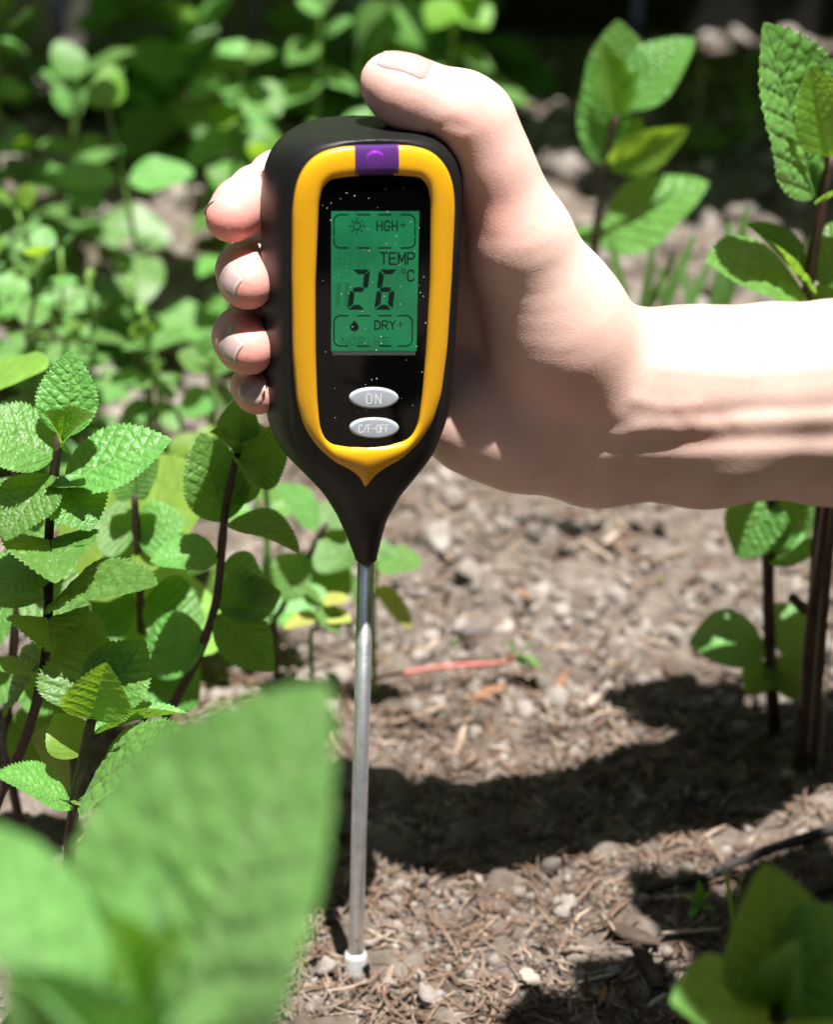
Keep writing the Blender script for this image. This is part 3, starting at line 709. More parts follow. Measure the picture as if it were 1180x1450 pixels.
# close the cut end of the arm
vol[-1, :, :] = .01
def surface_nets(vol):
    s = vol < 0; nx, ny, nz = vol.shape
    corner = [(i, j, k) for i in (0, 1) for j in (0, 1) for k in (0, 1)]
    cnt = sum(s[i:nx-1+i, j:ny-1+j, k:nz-1+k].astype(np.int8) for i, j, k in corner)
    act = (cnt > 0) & (cnt < 8); C = np.argwhere(act); ids = np.full(act.shape, -1, dtype=np.int64); ids[act] = np.arange(len(C))
    acc = np.zeros((len(C), 3)); num = np.zeros(len(C))
    for a in corner:
        for q in range(3):
            if a[q]: continue
            b = list(a); b[q] = 1
            va = vol[C[:, 0]+a[0], C[:, 1]+a[1], C[:, 2]+a[2]]; vb_ = vol[C[:, 0]+b[0], C[:, 1]+b[1], C[:, 2]+b[2]]
            x = (va < 0) != (vb_ < 0); t = np.where(x, va / np.where(x, va - vb_, 1), 0)
            p = np.tile(np.array(a, float), (len(C), 1)); p[:, q] += t
            acc[x] += p[x]; num[x] += 1
    V = C + acc / num[:, None]; Fs = []
    for q in range(3):
        n1, n2 = [(1, 2), (2, 0), (0, 1)][q]
        sa = [slice(None)] * 3; sb = [slice(None)] * 3; sa[q] = slice(0, -1); sb[q] = slice(1, None)
        A = s[tuple(sa)]; B = s[tuple(sb)]; E = np.argwhere(A != B)
        E = E[(E[:, n1] > 0) & (E[:, n2] > 0) & (E[:, n1] < vol.shape[n1] - 1) & (E[:, n2] < vol.shape[n2] - 1)]
        fl = A[E[:, 0], E[:, 1], E[:, 2]]
        def cid(o1, o2):
            e = E.copy(); e[:, n1] += o1; e[:, n2] += o2; return ids[e[:, 0], e[:, 1], e[:, 2]]
        quad = np.stack([cid(-1, -1), cid(0, -1), cid(0, 0), cid(-1, 0)], 1)
        quad[~fl] = quad[~fl][:, ::-1]; Fs.append(quad)
    return V, np.vstack(Fs)
Vh, Fh = surface_nets(vol); Fh = Fh[(Fh >= 0).all(1)]
Vh = Vh * HS + lo
base_h = hp(1180, 572, 33)
me = mesh_np('person', Vh - np.array(base_h), Fh)
# light smoothing of the grid stair-steps
bm = bmesh.new(); bm.from_mesh(me); bmesh.ops.smooth_vert(bm, verts=bm.verts, factor=.5, use_axis_x=True, use_axis_y=True, use_axis_z=True); bmesh.ops.smooth_vert(bm, verts=bm.verts, factor=.4, use_axis_x=True, use_axis_y=True, use_axis_z=True)
bmesh.ops.recalc_face_normals(bm, faces=bm.faces); bm.to_mesh(me); bm.free()
me.polygons.foreach_set('use_smooth', np.ones(len(me.polygons), dtype=bool))
pink = np.zeros(len(Vh))
for (x, y, b, rad, amt) in ((325, 312, 0, 16, .95), (348, 405, -3, 15, .95), (350, 498, -3, 15, .95), (364, 560, 0, 14, .9), (560, 130, 0, 16, .35), (660, 185, -8, 13, .35), (672, 300, -8, 15, .55), (800, 560, -10, 22, .28), (700, 560, 0, 30, .15), (975, 590, -6, 15, .2), (345, 300, 8, 18, .4), (345, 390, 8, 18, .4), (345, 480, 8, 18, .4)):
    P = np.array(hp(x, y, b)); pink = np.maximum(pink, amt * np.exp(-((Vh - P) ** 2).sum(1) / (rad * MM) ** 2))
fattr(me, 'pink', pink)
person = link('person', me, M['skin']); person.location = base_h
tag(person, 'bare hand and forearm gripping the soil meter, thumb resting over its top edge', 'hand')
from mathutils.bvhtree import BVHTree
bvh = BVHTree.FromPolygons([tuple(v) for v in Vh], [tuple(f) for f in Fh])
def nail(center, axis, normal, L, W, lift=.0003, f0=.78, cl=.0012, sink=1., snap=True):
    """curved nail plate; centre is snapped to the skin along the normal"""
    axis = axis.normalized(); normal = (normal - axis * axis.dot(normal)).normalized(); side = axis.cross(normal)
    h, nn, i, d = bvh.ray_cast(center + normal * .02, -normal)
    if h is not None and snap: center = h
    center = center + normal * lift * .3
    nu, nv = 16, 12; V = []; F = []; Rr = W * .62
    for i in range(nu):
        t = i / (nu - 1); x = (t - .5) * L; wd = W * (.93 + .07 * math.sin(math.pi * min(1, t * 1.2))) * (math.sqrt(max(0, 1 - max(0, (t - .75) / .25) ** 2 * .55))) * (math.sqrt(max(0.05, 1 - max(0, (.22 - t) / .22) ** 2 * .6)))
        for j in range(nv):
            s = (j / (nv - 1) - .5) * wd; a = s / Rr
            p = center + axis * x + side * (Rr * math.sin(a)) + normal * (Rr * (math.cos(a) - 1) * .85 - (t - .5) ** 2 * L * .10)
            h, nn, q, d = bvh.ray_cast(p + normal * .02, -normal)
            free = max(0, (t - f0) / .22)
            if not snap: pass
            elif h is None:
                h2 = bvh.find_nearest(p)[0]; p = h2 + normal * .00012
            elif free < 1:
                k = min(1., max(0., 1 - free)); hh = (h - p).dot(normal)
                hh = max(-cl, min(cl, hh)); edge = .00016 * sink + .0004 * (1 - sink) - sink * .00050 * max(0, (.12 - t) / .12) - sink * .0004 * max(0, abs(j / (nv - 1) - .5) * 2 - .8) / .2
                p = p + normal * (hh * k + edge)
            V.append(p)
    for i in range(nu - 1):
        for j in range(nv - 1): F.append((i*nv+j, i*nv+j+1, (i+1)*nv+j+1, (i+1)*nv+j))
    me = mesh_np('fingernail', [v - base_h for v in V], F)
    o = link('fingernail', me, M['nail'], person); me.materials.append(M['nail_edge'])
    for p in me.polygons:
        if p.index // (nv - 1) >= nu - 2: p.material_index = 1
    s = o.modifiers.new('thick', 'SOLIDIFY'); s.thickness = .00015; s.offset = 0
    return o
ta = (THUMB[0][0] - THUMB[2][0])
nail(hp(570, 102, 0), ta, Az * .72 + Ax * .36 + Nf * .58, .0135, .0112, f0=2., cl=.0035)
ni = -Ax * .95 - Nf * .10 + Az * .55; ai = (FING[0][4][0] - FING[0][2][0]).normalized(); ni = (ni - ai * ai.dot(ni)).normalized()
nail(FING[0][4][0] - ai * .001 + ni * .0064, ai, ni, .0092, .0082, snap=False)
for k, (x, y), fr in ((1, (322, 397), .22), (2, (326, 488), .40), (3, (345, 553), .2)):
    axd = Nf * .86 + Ax * .30 - Az * .22
    nail(hp(x, y, -3), axd, -Ax * 1. + Nf * (fr - .3) + Az * .10, .0105 if k < 3 else .009, .0088 if k < 3 else .0075, f0=2., cl=.003)

# ================================================================== LEAVES AND PLANTS
def leaf_mesh(name, mt, seed, aspect=.62, fold=.25, curl=.25, teeth=21, tooth=.026, nv=7, quilt=.026, cells=120, nu=72, nw=22, ruffle=.02, shape=(.78, .80), petiole=.05, twist=0.):
    """unit-length leaf along +x, face up +z; veins, quilting and serrated margin are geometry"""
    r = np.random.RandomState(seed)
    u = np.linspace(0, 1, nu); v = np.linspace(-1, 1, nw * 2 + 1); U, Vv = np.meshgrid(u, v, indexing='ij')
    ub = np.clip((U - petiole) / (1 - petiole), 0, 1)
    w_ = aspect / 2 * np.sin(math.pi * ub ** shape[0]) ** shape[1]; w_ = np.maximum(w_, .010 * (1 - ub))
    ph = r.uniform(0, 1, 2); tn = np.where(Vv > 0, (ub * teeth + ph[0]) % 1, (ub * teeth + ph[1]) % 1)
    saw = (tn ** 1.4 - .42) * tooth * (1 - np.abs(2 * ub - 1) ** 6)
    e = np.abs(Vv) ** 7
    Yc = Vv * w_ + np.sign(Vv) * e * saw; Xc = U + e * saw * .7
    # side veins run forward from the midrib
    s = ub - .34 * np.abs(Vv) * (w_ / (aspect / 2)) ; ph2 = np.where(Vv > 0, 0., .5)
    sv = np.abs(((s * nv + ph2) % 1) - .5) * 2          # 1 on vein, 0 between
    vein_s = np.clip((sv - .80) / .20, 0, 1) * (np.abs(Vv) < .93)
    vein_m = np.clip(1 - np.abs(Yc) / (.016 * (1.25 - ub)), 0, 1)
    pts = np.stack([r.uniform(0, 1, cells * 2), r.uniform(-aspect / 2, aspect / 2, cells * 2)], 1)
    Dm = np.sqrt((Xc.ravel()[:, None] - pts[None, :, 0]) ** 2 + (Yc.ravel()[:, None] - pts[None, :, 1]) ** 2); Dm.partition(1, axis=1)
    puff = np.clip((Dm[:, 1] - Dm[:, 0]) / (.7 / math.sqrt(cells * 2 / aspect)), 0, 1).reshape(U.shape)
    pk = puff ** .6 * (1 - vein_s) * (1 - vein_m)
    dome = np.sqrt(np.clip(1 - sv ** 2, 0, 1)) * (1 - vein_m)
    Z = fold * np.sqrt(Yc ** 2 + .0008) - fold * .028 + quilt * (.55 * dome + .75 * pk) * np.clip(w_ / (aspect / 2), 0, 1) * (1 - e * .6)
    Z += ruffle * np.sin(ub * (9 + r.uniform(-2, 2)) + r.uniform(0, 6) + np.sign(Vv) * 1.3) * np.abs(Vv) ** 2 * np.clip(w_ / (aspect / 2), 0, 1)
    Z += -.010 * vein_m * 0
    # bend along the length
    ang = curl * Xc; 
    if abs(curl) > 1e-4:
        Xn = np.sin(ang) / curl - Z * np.sin(ang) * -1 * 0; Zn = -(1 - np.cos(ang)) / curl
        Xb = Xn + Z * np.sin(ang); Zb = Zn + Z * np.cos(ang)
    else: Xb, Zb = Xc, Z
    if twist:
        t = twist * ub; Yc, Zb = Yc * np.cos(t) - Zb * np.sin(t), Yc * np.sin(t) + Zb * np.cos(t)
    k = 1 / Xb[-1, nw]
    # put the tip back on the x axis
    a = math.atan2(Zb[-1, nw], Xb[-1, nw]); Xr = Xb * math.cos(a) + Zb * math.sin(a); Zr = -Xb * math.sin(a) + Zb * math.cos(a); sc = 1 / Xr[-1, nw]
    V3 = np.stack([Xr * sc, Yc * sc, Zr * sc], -1).reshape(-1, 3)
    n1, n2 = U.shape; idx = np.arange(n1 * n2).reshape(n1, n2)
    F = np.stack([idx[:-1, :-1], idx[1:, :-1], idx[1:, 1:], idx[:-1, 1:]], -1).reshape(-1, 4)
    me = mesh_np(name, V3, F); fattr(me, 'vein', np.maximum(vein_s * .55, vein_m).ravel()); fattr(me, 'puff', pk.ravel())
    me.materials.append(mt); return me
LM = {}
def lm(kind, seed, **kw):
    key = (kind, seed, tuple(sorted(kw.items())))
    if key not in LM: LM[key] = leaf_mesh(kind + '_leaf', M[kind], seed, **kw)
    return LM[key]
HQ = dict(nu=110, nw=26, cells=75)
def orient(base, tip, nrm, width_scale=1., length=None):
    d = tip - base; L = d.length; x = d / L; nrm = Vector(nrm); z = (nrm - x * nrm.dot(x)); 
    if z.length < 1e-4: z = Vector((0, 0, 1)) - x * x.z
    z.normalize(); y = z.cross(x)
    m = Matrix(((x.x * L, y.x * L * width_scale, z.x * L, 0), (x.y * L, y.y * L * width_scale, z.y * L, 0), (x.z * L, y.z * L * width_scale, z.z * L, 0), (0, 0, 0, 1)))
    m.translation = base; return m
TOC = -FW
def camn(x, y, z): return RT * x + UP * y + TOC * z      # a direction given as right / up / towards the viewer
class Plant:
    def __init__(s, name, base, label, cat='plant', group=None):
        s.root = thing(name, base, label, cat, group); s.b = Vector(base)
    def leaf(s, me, base, tip, nrm, ws=1., label=None, name='leaf'):
        m = orient(base, tip, nrm, ws); m.translation = m.translation - s.b
        o = link(name, me, None, s.root, m)
        if label: o['label'] = label
        return o
    def stem(s, pts, r0, r1, mt, n=24, name='stem', seg=10, knots=0.):
        P = smoothpath(pts, n); rad = [r0 + (r1 - r0) * i / (n - 1) + (knots if i % 6 == 3 else 0) for i in range(n)]
        V, F = tube([p - s.b for p in P], rad, seg); return link(name, mesh_np(name, V, F), mt, s.root)
def hero(name, label, Y0, stempx, r, leaves, mt='stem_dark', cat='mint plant', group=None):
    """stempx: stem pixels from top to bottom; leaves: (bx,by,tx,ty,dyb,dyt,width_px,normal,kind,seed,extra)"""
    pts = [atY(q[0], q[1], Y0 + (q[2] if len(q) > 2 else 0)) for q in stempx]
    last = pts[-1]; g = Vector((last.x, last.y, 0)); g.z = gz(g.x, g.y)
    if last.z > .004: pts.append(Vector((last.x * .99, last.y + .003, g.z - .004)))
    pl = Plant(name, g, label, cat, group)
    pl.stem(pts, r * .75, r * 1.15, M[mt], 30, knots=r * .12)
    for (bx, by, tx, ty, dyb, dyt, wpx, nrm, kind, seed, kw) in leaves:
        nrm = (nrm[0], nrm[1] + (.28 if kind in ('mint', 'weed') else .1), nrm[2]); b = atY(bx, by, Y0 + dyb); t = atY(tx, ty, Y0 + dyt); dpt = (b - CAM).dot(FW); L = (t - b).length; wid = wpx * dpt / FPX
        asp = .62; ws = 1.16 * (wid / L) / asp
        k2 = dict(HQ); k2.update(dict(quilt=.010) if kind == yg else {}); k2.update(kw); pl.leaf(lm(kind, seed, **k2), b, t, camn(*nrm), ws)
    return pl
mint = 'mint'; yg = 'young'
A = hero('mint_plant', 'tall sharp mint plant with dark stem at left edge, upright crinkled top leaf', .455,
  [(84, 618), (74, 690), (68, 780), (68, 860), (60, 960), (30, 1060), (-10, 1150), (-40, 1300)], .0016, [
  (93, 625, 99, 496, 0, .012, 76, (.05, .25, 1), mint, 1, dict(fold=.30, curl=-.15)),
  (84, 688, 243, 622, 0, .004, 104, (-.1, .55, 1), mint, 2, dict(fold=.18, curl=.20)),
  (82, 650, -50, 598, 0, .0, 104, (.1, .5, 1), mint, 3, dict(fold=.2, curl=.3)),
  (76, 668, 6, 766, 0, -.018, 84, (.0, .75, .8), mint, 4, dict(fold=.2, curl=.4)),
  (80, 672, 128, 752, 0, -.012, 90, (.15, .6, .9), mint, 5, dict(fold=.2, curl=.35)),
  (86, 632, 133, 588, 0, -.012, 52, (-.4, .4, 1), yg, 6, dict(fold=.5, curl=.3)),
  (84, 634, 62, 584, 0, -.012, 48, (.4, .4, 1), yg, 7, dict(fold=.5, curl=.3)),
  (70, 765, 78, 826, .004, -.030, 112, (0, 1, .55), mint, 8, dict(fold=.35, curl=.7)),
  (68, 856, 223, 828, -.004, -.034, 102, (-.08, .75, .9), mint, 9, dict(fold=.14, curl=.25)),
  (66, 850, -40, 800, 0, .012, 90, (.0, .5, .9), mint, 10, dict(fold=.2, curl=.3)),
  (68, 878, 72, 922, .002, -.026, 96, (0, 1, .5), mint, 11, dict(fold=.3, curl=.8)),
  (74, 700, 120, 690, 0, -.012, 44, (0, .8, .6), mint, 420, dict(fold=.3, curl=.4)),
  (70, 790, 132, 770, 0, -.016, 60, (0, .7, .7), mint, 421, dict(fold=.25, curl=.4)),
  (68, 800, 0, 840, 0, -.012, 80, (0, .7, .7), mint, 422, dict(fold=.25, curl=.4)),
  (66, 900, 150, 905, 0, -.010, 80, (0, .6, .8), mint, 423, dict(fold=.2, curl=.4)),
  (62, 960, 0, 950, 0, -.012, 70, (0, .7, .7), mint, 424, dict(fold=.2, curl=.4)),
  (66, 930, 10, 1010, 0, .012, 80, (.2, .5, 1), mint, 12, dict(fold=.2, curl=.4)),
  (40, 1040, 100, 1120, 0, .015, 70, (.2, .6, 1), 'broad', 13, dict(fold=.15, curl=.4, quilt=.004, teeth=10, tooth=.012)),
 ])
B = hero('mint_plant', 'low mint shoot with large quilted right leaf above the blurred foreground leaf', .418,
  [(130, 1018), (120, 1062), (105, 1140), (98, 1220), (96, 1330)], .0018, [
  (132, 1015, 120, 893, .004, .022, 128, (-.05, .45, 1), mint, 14, dict(fold=.22, curl=-.1)),
  (136, 1010, 205, 905, .004, .016, 92, (.1, .5, 1), mint, 15, dict(fold=.3, curl=.1)),
  (128, 1022, 150, 938, .0, -.004, 84, (.25, .15, 1), yg, 16, dict(fold=.75, curl=-.2)),
  (112, 1132, 264, 1040, -.004, -.022, 132, (-.2, .75, .9), mint, 17, dict(fold=.12, curl=.15)),
  (122, 1046, 266, 1010, 0, .006, 46, (-.05, 1, .28), mint, 18, dict(fold=.5, curl=.45)),
  (106, 1142, -8, 1098, 0, -.006, 96, (0, .9, .6), mint, 19, dict(fold=.25, curl=.3)),
  (108, 1140, 168, 1158, .0, -.02, 46, (0, 1, .4), mint, 20, dict(fold=.2, curl=.5)),
  (112, 1075, 78, 1010, .006, .012, 60, (.2, .3, 1), 'broad', 13, dict(fold=.15, curl=.4, quilt=.004, teeth=10, tooth=.012)),
  (168, 1160, 180, 1198, 0, -.004, 24, (0, .3, 1), mint, 21, dict(fold=.2, curl=.4)),
 ])
Cc = hero('mint_plant', 'shaded mint stem just left of the meter with bright folded leaf edges', .500,
  [(336, 640), (322, 705), (316, 750), (306, 850), (280, 930), (244, 1000), (235, 1040)], .0015, [
  (338, 640, 346, 558, 0, .006, 56, (-.3, .1, 1), mint, 22, dict(fold=.45, curl=-.2)),
  (337, 642, 396, 602, 0, -.004, 40, (-.25, 1, .35), yg, 23, dict(fold=.35, curl=-.1)),
  (336, 656, 408, 636, 0, .004, 86, (.1, -.1, 1), mint, 24, dict(fold=.2, curl=.2)),
  (318, 745, 284, 612, 0, .008, 84, (.25, .0, 1), mint, 25, dict(fold=.3, curl=.1)),
  (322, 720, 345, 640, .004, .014, 70, (-.1, .05, 1), mint, 26, dict(fold=.2, curl=.1)),
  (332, 648, 354, 688, 0, -.016, 34, (.6, .8, .5), mint, 27, dict(fold=.4, curl=.5)),
  (333, 645, 297, 612, 0, -.010, 26, (.5, .6, .6), mint, 28, dict(fold=.5, curl=.5)),
  (316, 742, 424, 782, 0, -.008, 88, (.12, .9, .42), mint, 29, dict(fold=.35, curl=.7)),
  (314, 790, 212, 795, 0, -.004, 72, (0, .75, .8), mint, 30, dict(fold=.25, curl=.5)),
  (302, 868, 388, 950, 0, -.006, 72, (-.2, .55, 1), mint, 31, dict(fold=.2, curl=.3)),
  (296, 900, 198, 935, 0, .006, 86, (.1, .1, 1), mint, 32, dict(fold=.2, curl=.3)),
  (304, 862, 398, 838, 0, .012, 70, (.1, .2, 1), mint, 33, dict(fold=.2, curl=.3)),
  (312, 800, 380, 850, .004, .016, 70, (.0, .3, 1), mint, 34, dict(fold=.2, curl=.3)),
 ])
BK = dict(fold=.12, quilt=.006, teeth=9, tooth=.008, nv=8, cells=20, shape=(.72, .62))
D = hero('broad_leaved_plant', 'pale yellow-green broad-leaved plant behind the left mint stems', .545,
  [(70, 790), (60, 880), (70, 1010), (75, 1100)], .0022, [
  (-70, 585, 66, 522, .02, .0, 128, (.15, .8, .75), 'broad', 40, dict(BK, curl=.5)),
  (84, 815, 300, 672, 0, .01, 196, (-.1, .62, .9), 'broad', 41, dict(BK, curl=.35)),
  (90, 840, 330, 905, 0, .0, 150, (.0, .6, .9), 'broad', 42, dict(BK, curl=.4)),
  (-70, 735, 12, 640, .01, .0, 120, (.1, .7, .8), 'broad', 43, dict(BK, curl=.4)),
  (70, 820, -40, 850, 0, .02, 150, (0, .5, 1), 'broad', 44, dict(BK, curl=.4)),
  (85, 850, 190, 1010, 0, .012, 150, (0, .4, 1), 'broad', 45, dict(BK, curl=.4)),
 ], 'stem_green', 'plant')
E = hero('mint_plant', 'softly blurred mint shoot rising above the wrist with glowing young leaf', .79,
  [(872, 165), (862, 215), (850, 290), (838, 400), (830, 560), (826, 660)], .0020, [
  (854, 238, 836, 82, 0, .0, 84, (.35, .15, 1), mint, 50, dict(fold=.4, curl=-.1)),
  (876, 160, 876, 28, .01, .02, 80, (0, .2, 1), mint, 51, dict(fold=.25, curl=-.1)),
  (884, 158, 984, 54, .006, .01, 86, (-.2, .35, 1), mint, 52, dict(fold=.35, curl=.2)),
  (874, 165, 854, 62, 0, -.006, 54, (.5, -.25, 1), yg, 53, dict(fold=.3, curl=-.15)),
  (878, 162, 900, 100, 0, -.004, 32, (-.5, -.1, 1), yg, 54, dict(fold=.4, curl=.1)),
  (854, 238, 976, 180, 0, -.004, 54, (.2, -.6, 1), yg, 55, dict(fold=.25, curl=.2)),
  (842, 350, 1004, 258, 0, -.004, 112, (-.15, .45, 1), mint, 56, dict(fold=.1, curl=.2)),
  (866, 235, 908, 166, .008, .016, 46, (0, .2, 1), mint, 57, dict(fold=.2, curl=.2)),
  (842, 350, 790, 330, .0, .02, 60, (0, .5, 1), mint, 58, dict(fold=.2, curl=.2)),
 ])
Fp = hero('mint_plant', 'tall mint plant at the right edge passing behind the forearm', .585,
  [(1178, 222), (1163, 300), (1146, 400), (1120, 560), (1092, 720), (1090, 900), (1100, 1062)], .0021, [
  (1162, 288, 1082, 32, 0, -.004, 175, (.25, .25, 1), mint, 60, dict(fold=.35, curl=-.12)),
  (1174, 222, 1148, 94, -.004, -.010, 80, (.2, -.35, 1), yg, 61, dict(fold=.3, curl=-.1)),
  (1178, 225, 1255, 110, 0, .0, 90, (-.2, .3, 1), mint, 62, dict(fold=.3, curl=.1)),
  (1172, 226, 1196, 120, 0, -.006, 40, (-.4, .0, 1), yg, 63, dict(fold=.4, curl=.1)),
  (1158, 292, 1215, 262, 0, -.01, 50, (0, .8, .6), mint, 64, dict(fold=.2, curl=.3)),
  (1162, 285, 1140, 215, .002, .0, 26, (0, .2, 1), mint, 65, dict(fold=.4, curl=.1)),
  (1142, 412, 1000, 372, 0, -.012, 150, (.05, .65, .85), mint, 66, dict(fold=.15, curl=.3)),
  (1150, 420, 1058, 318, 0, -.012, 80, (.45, .55, .8), mint, 67, dict(fold=.45, curl=.2)),
  (1150, 400, 1245, 322, 0, .006, 100, (-.1, .4, 1), mint, 68, dict(fold=.2, curl=.2)),
  (1140, 430, 1240, 420, 0, -.006, 80, (0, .6, .9), mint, 69, dict(fold=.2, curl=.2)),
  (1096, 700, 1046, 790, 0, -.006, 84, (.1, .1, 1), mint, 70, dict(fold=.2, curl=.1)),
  (1096, 700, 1145, 770, 0, .006, 76, (-.1, .1, 1), mint, 71, dict(fold=.2, curl=.1)),
  (1086, 792, 1166, 778, 0, -.006, 62, (0, .6, .8), mint, 72, dict(fold=.3, curl=.3)),
  (1088, 912, 976, 912, 0, -.004, 96, (.05, .55, .9), mint, 73, dict(fold=.2, curl=.35)),
  (1090, 912, 1160, 880, 0, .004, 84, (0, .3, 1), mint, 74, dict(fold=.2, curl=.3)),
  (1090, 940, 1150, 985, 0, -.004, 60, (0, .4, 1), mint, 75, dict(fold=.2, curl=.3)),
  (1090, 935, 1060, 985, 0, -.004, 44, (0, .3, 1), mint, 76, dict(fold=.2, curl=.3)),
 ])
NK = dict(quilt=.015, teeth=15, tooth=.010, cells=60, nv=7)
Hh = hero('mint_plant', 'large blurred bright green mint shoot filling the lower left foreground', .205,
  [(205, 1430), (195, 1500), (190, 1640)], .0022, [
  (240, 1520, 466, 968, 0, .012, 392, (-.30, .72, 1), 'near', 80, dict(NK, fold=.42, curl=.32)),
  (172, 1500, -170, 1180, 0, -.004, 235, (.30, .95, .7), 'near', 81, dict(NK, fold=.35, curl=.40)),
  (205, 1430, 232, 1195, 0, .012, 84, (-.5, .2, 1), 'near', 82, dict(NK, fold=.6, curl=.1)),
  (200, 1440, 150, 1290, 0, -.004, 90, (.4, .6, 1), yg, 83, dict(NK, fold=.4, curl=.2)),
  (205, 1440, 265, 1320, 0, -.006, 84, (-.4, .6, 1), yg, 84, dict(NK, fold=.4, curl=.3)),
  (196, 1520, 320, 1440, 0, -.012, 150, (-.2, .9, .6), 'near', 85, dict(NK, fold=.3, curl=.4)),
  (190, 1520, 10, 1370, -.0, -.016, 170, (0, .1, 1), 'near', 86, dict(NK, fold=.2, curl=.3)),
  (196, 1560, 420, 1500, -.0, .01, 200, (0, .9, .6), 'near', 87, dict(NK, fold=.3, curl=.3)),
 ], 'stem_green')
A2 = hero('mint_plant', 'dark leafy mint stem crowded behind the tall left mint plant', .505,
  [(20, 640), (24, 760), (20, 900), (10, 1060)], .0015, [
  (20, 660, 70, 600, 0, .0, 70, (0, .3, 1), mint, 400, dict(fold=.2, curl=.3)),
  (22, 740, -40, 700, 0, .0, 90, (0, .3, 1), mint, 401, dict(fold=.2, curl=.3)),
  (22, 745, 92, 700, 0, .004, 84, (0, .3, 1), mint, 402, dict(fold=.2, curl=.3)),
  (22, 830, 130, 880, 0, .0, 100, (0, .3, 1), mint, 403, dict(fold=.2, curl=.3)),
  (20, 840, -50, 900, 0, .0, 100, (0, .3, 1), mint, 404, dict(fold=.2, curl=.3)),
  (18, 930, 110, 985, 0, .004, 110, (0, .3, 1), mint, 405, dict(fold=.2, curl=.3)),
  (16, 935, -50, 990, 0, -.01, 100, (0, .7, 1), mint, 406, dict(fold=.2, curl=.3)),
  (14, 1010, 90, 1070, 0, .004, 100, (0, .2, 1), mint, 407, dict(fold=.2, curl=.3)),
 ])
A3 = hero('mint_plant', 'shaded mint stem between the left mint and the meter stem', .535,
  [(190, 700), (196, 800), (200, 900), (204, 1010)], .0015, [
  (192, 760, 130, 740, 0, .0, 76, (0, .2, 1), mint, 410, dict(fold=.2, curl=.3)),
  (192, 765, 262, 735, 0, .0, 76, (0, .2, 1), mint, 411, dict(fold=.2, curl=.3)),
  (196, 850, 120, 880, 0, .0, 90, (0, .2, 1), mint, 412, dict(fold=.2, curl=.3)),
  (198, 855, 290, 880, 0, .0, 90, (0, .2, 1), mint, 413, dict(fold=.2, curl=.3)),
  (200, 930, 150, 1000, 0, .0, 90, (0, .3, 1), mint, 414, dict(fold=.2, curl=.3)),
  (200, 930, 280, 1000, 0, .0, 90, (0, .3, 1), mint, 415, dict(fold=.2, curl=.3)),
  (190, 705, 225, 650, 0, .0, 50, (0, .5, 1), mint, 416, dict(fold=.3, curl=.2)),
  (190, 705, 160, 660, 0, .0, 50, (0, .5, 1), mint, 417, dict(fold=.3, curl=.2)),
 ])
Ii = hero('mint_plant', 'dark shaded mint shoot out of focus in the lower right corner', .285,
  [(1105, 1400), (1095, 1500), (1090, 1640)], .0022, [
  (1105, 1440, 1084, 1222, 0, .01, 150, (.1, .5, 1), mint, 90, dict(fold=.25, curl=.2)),
  (1100, 1450, 950, 1420, 0, -.01, 150, (.0, .7, .9), mint, 91, dict(fold=.2, curl=.4)),
  (1110, 1440, 1230, 1290, 0, .0, 170, (-.1, .5, 1), mint, 92, dict(fold=.2, curl=.3)),
  (1105, 1430, 1130, 1330, 0, -.01, 70, (-.2, .3, 1), mint, 93, dict(fold=.5, curl=.1)),
  (1110, 1450, 1220, 1450, 0, -.015, 160, (0, .8, .7), mint, 94, dict(fold=.2, curl=.3)),
 ])
# ---- small plants on the soil
W1 = hero('round_leaved_weed', 'small round-leaved weed just left of the probe with sunlit rear leaf', .60,
  [(462, 742), (436, 790), (400, 860), (388, 890)], .0012, [
  (455, 745, 392, 690, 0, .0, 78, (.1, .8, .7), 'weed', 100, dict(BK, curl=.3)),
  (455, 748, 478, 712, 0, .01, 60, (0, .6, .9), 'weed', 101, dict(BK, curl=.3)),
  (450, 760, 500, 800, 0, -.004, 76, (0, .3, 1), mint, 102, dict(curl=.3)),
  (440, 785, 400, 850, 0, -.01, 70, (0, .3, 1), mint, 103, dict(curl=.3)),
  (430, 800, 505, 830, 0, .004, 80, (0, .4, 1), mint, 104, dict(curl=.3)),
 ], 'stem_dark', 'plant')
W2 = hero('round_leaved_weed', 'small weed with rounded leaf showing right of the probe rod', .60,
  [(535, 790), (530, 840), (528, 880)], .0011, [
  (533, 795, 598, 800, 0, -.004, 62, (0, .8, .7), 'weed', 105, dict(BK, curl=.4)),
  (533, 800, 545, 765, 0, .006, 44, (0, .6, .8), 'weed', 106, dict(BK, curl=.3)),
  (532, 830, 582, 890, 0, -.004, 34, (.4, .6, .8), 'yellow', 107, dict(BK, curl=.4)),
  (532, 820, 500, 850, 0, -.004, 30, (0, .6, .8), 'weed', 108, dict(BK, curl=.4)),
 ], 'stem_green', 'plant')
W3 = hero('yellowing_seedling', 'yellow-green seedling with pale leaves at the soil left of the probe', .575,
  [(455, 850), (450, 890), (440, 905)], .0008, [
  (455, 852, 495, 848, 0, 0, 34, (0, .9, .5), 'yellow', 110, dict(BK, curl=.3)),
  (455, 852, 425, 830, 0, 0, 36, (0, .9, .5), 'weed', 111, dict(BK, curl=.3)),
  (455, 856, 478, 896, 0, -.008, 36, (0, .9, .5), 'weed', 112, dict(BK, curl=.3)),
  (452, 870, 402, 890, 0, -.006, 32, (0, .9, .5), 'yellow', 113, dict(BK, curl=.3)),
  (452, 868, 498, 880, 0, -.004, 40, (0, .9, .5), 'yellow', 114, dict(BK, curl=.3)),
  (452, 860, 440, 826, 0, .01, 32, (0, .9, .5), 'weed', 115, dict(BK, curl=.3)),
 ], 'stem_green', 'seedling')
g0 = atG(530, 962, .009); g1 = atG(620, 945, .012); g2 = atG(712, 938, .012)
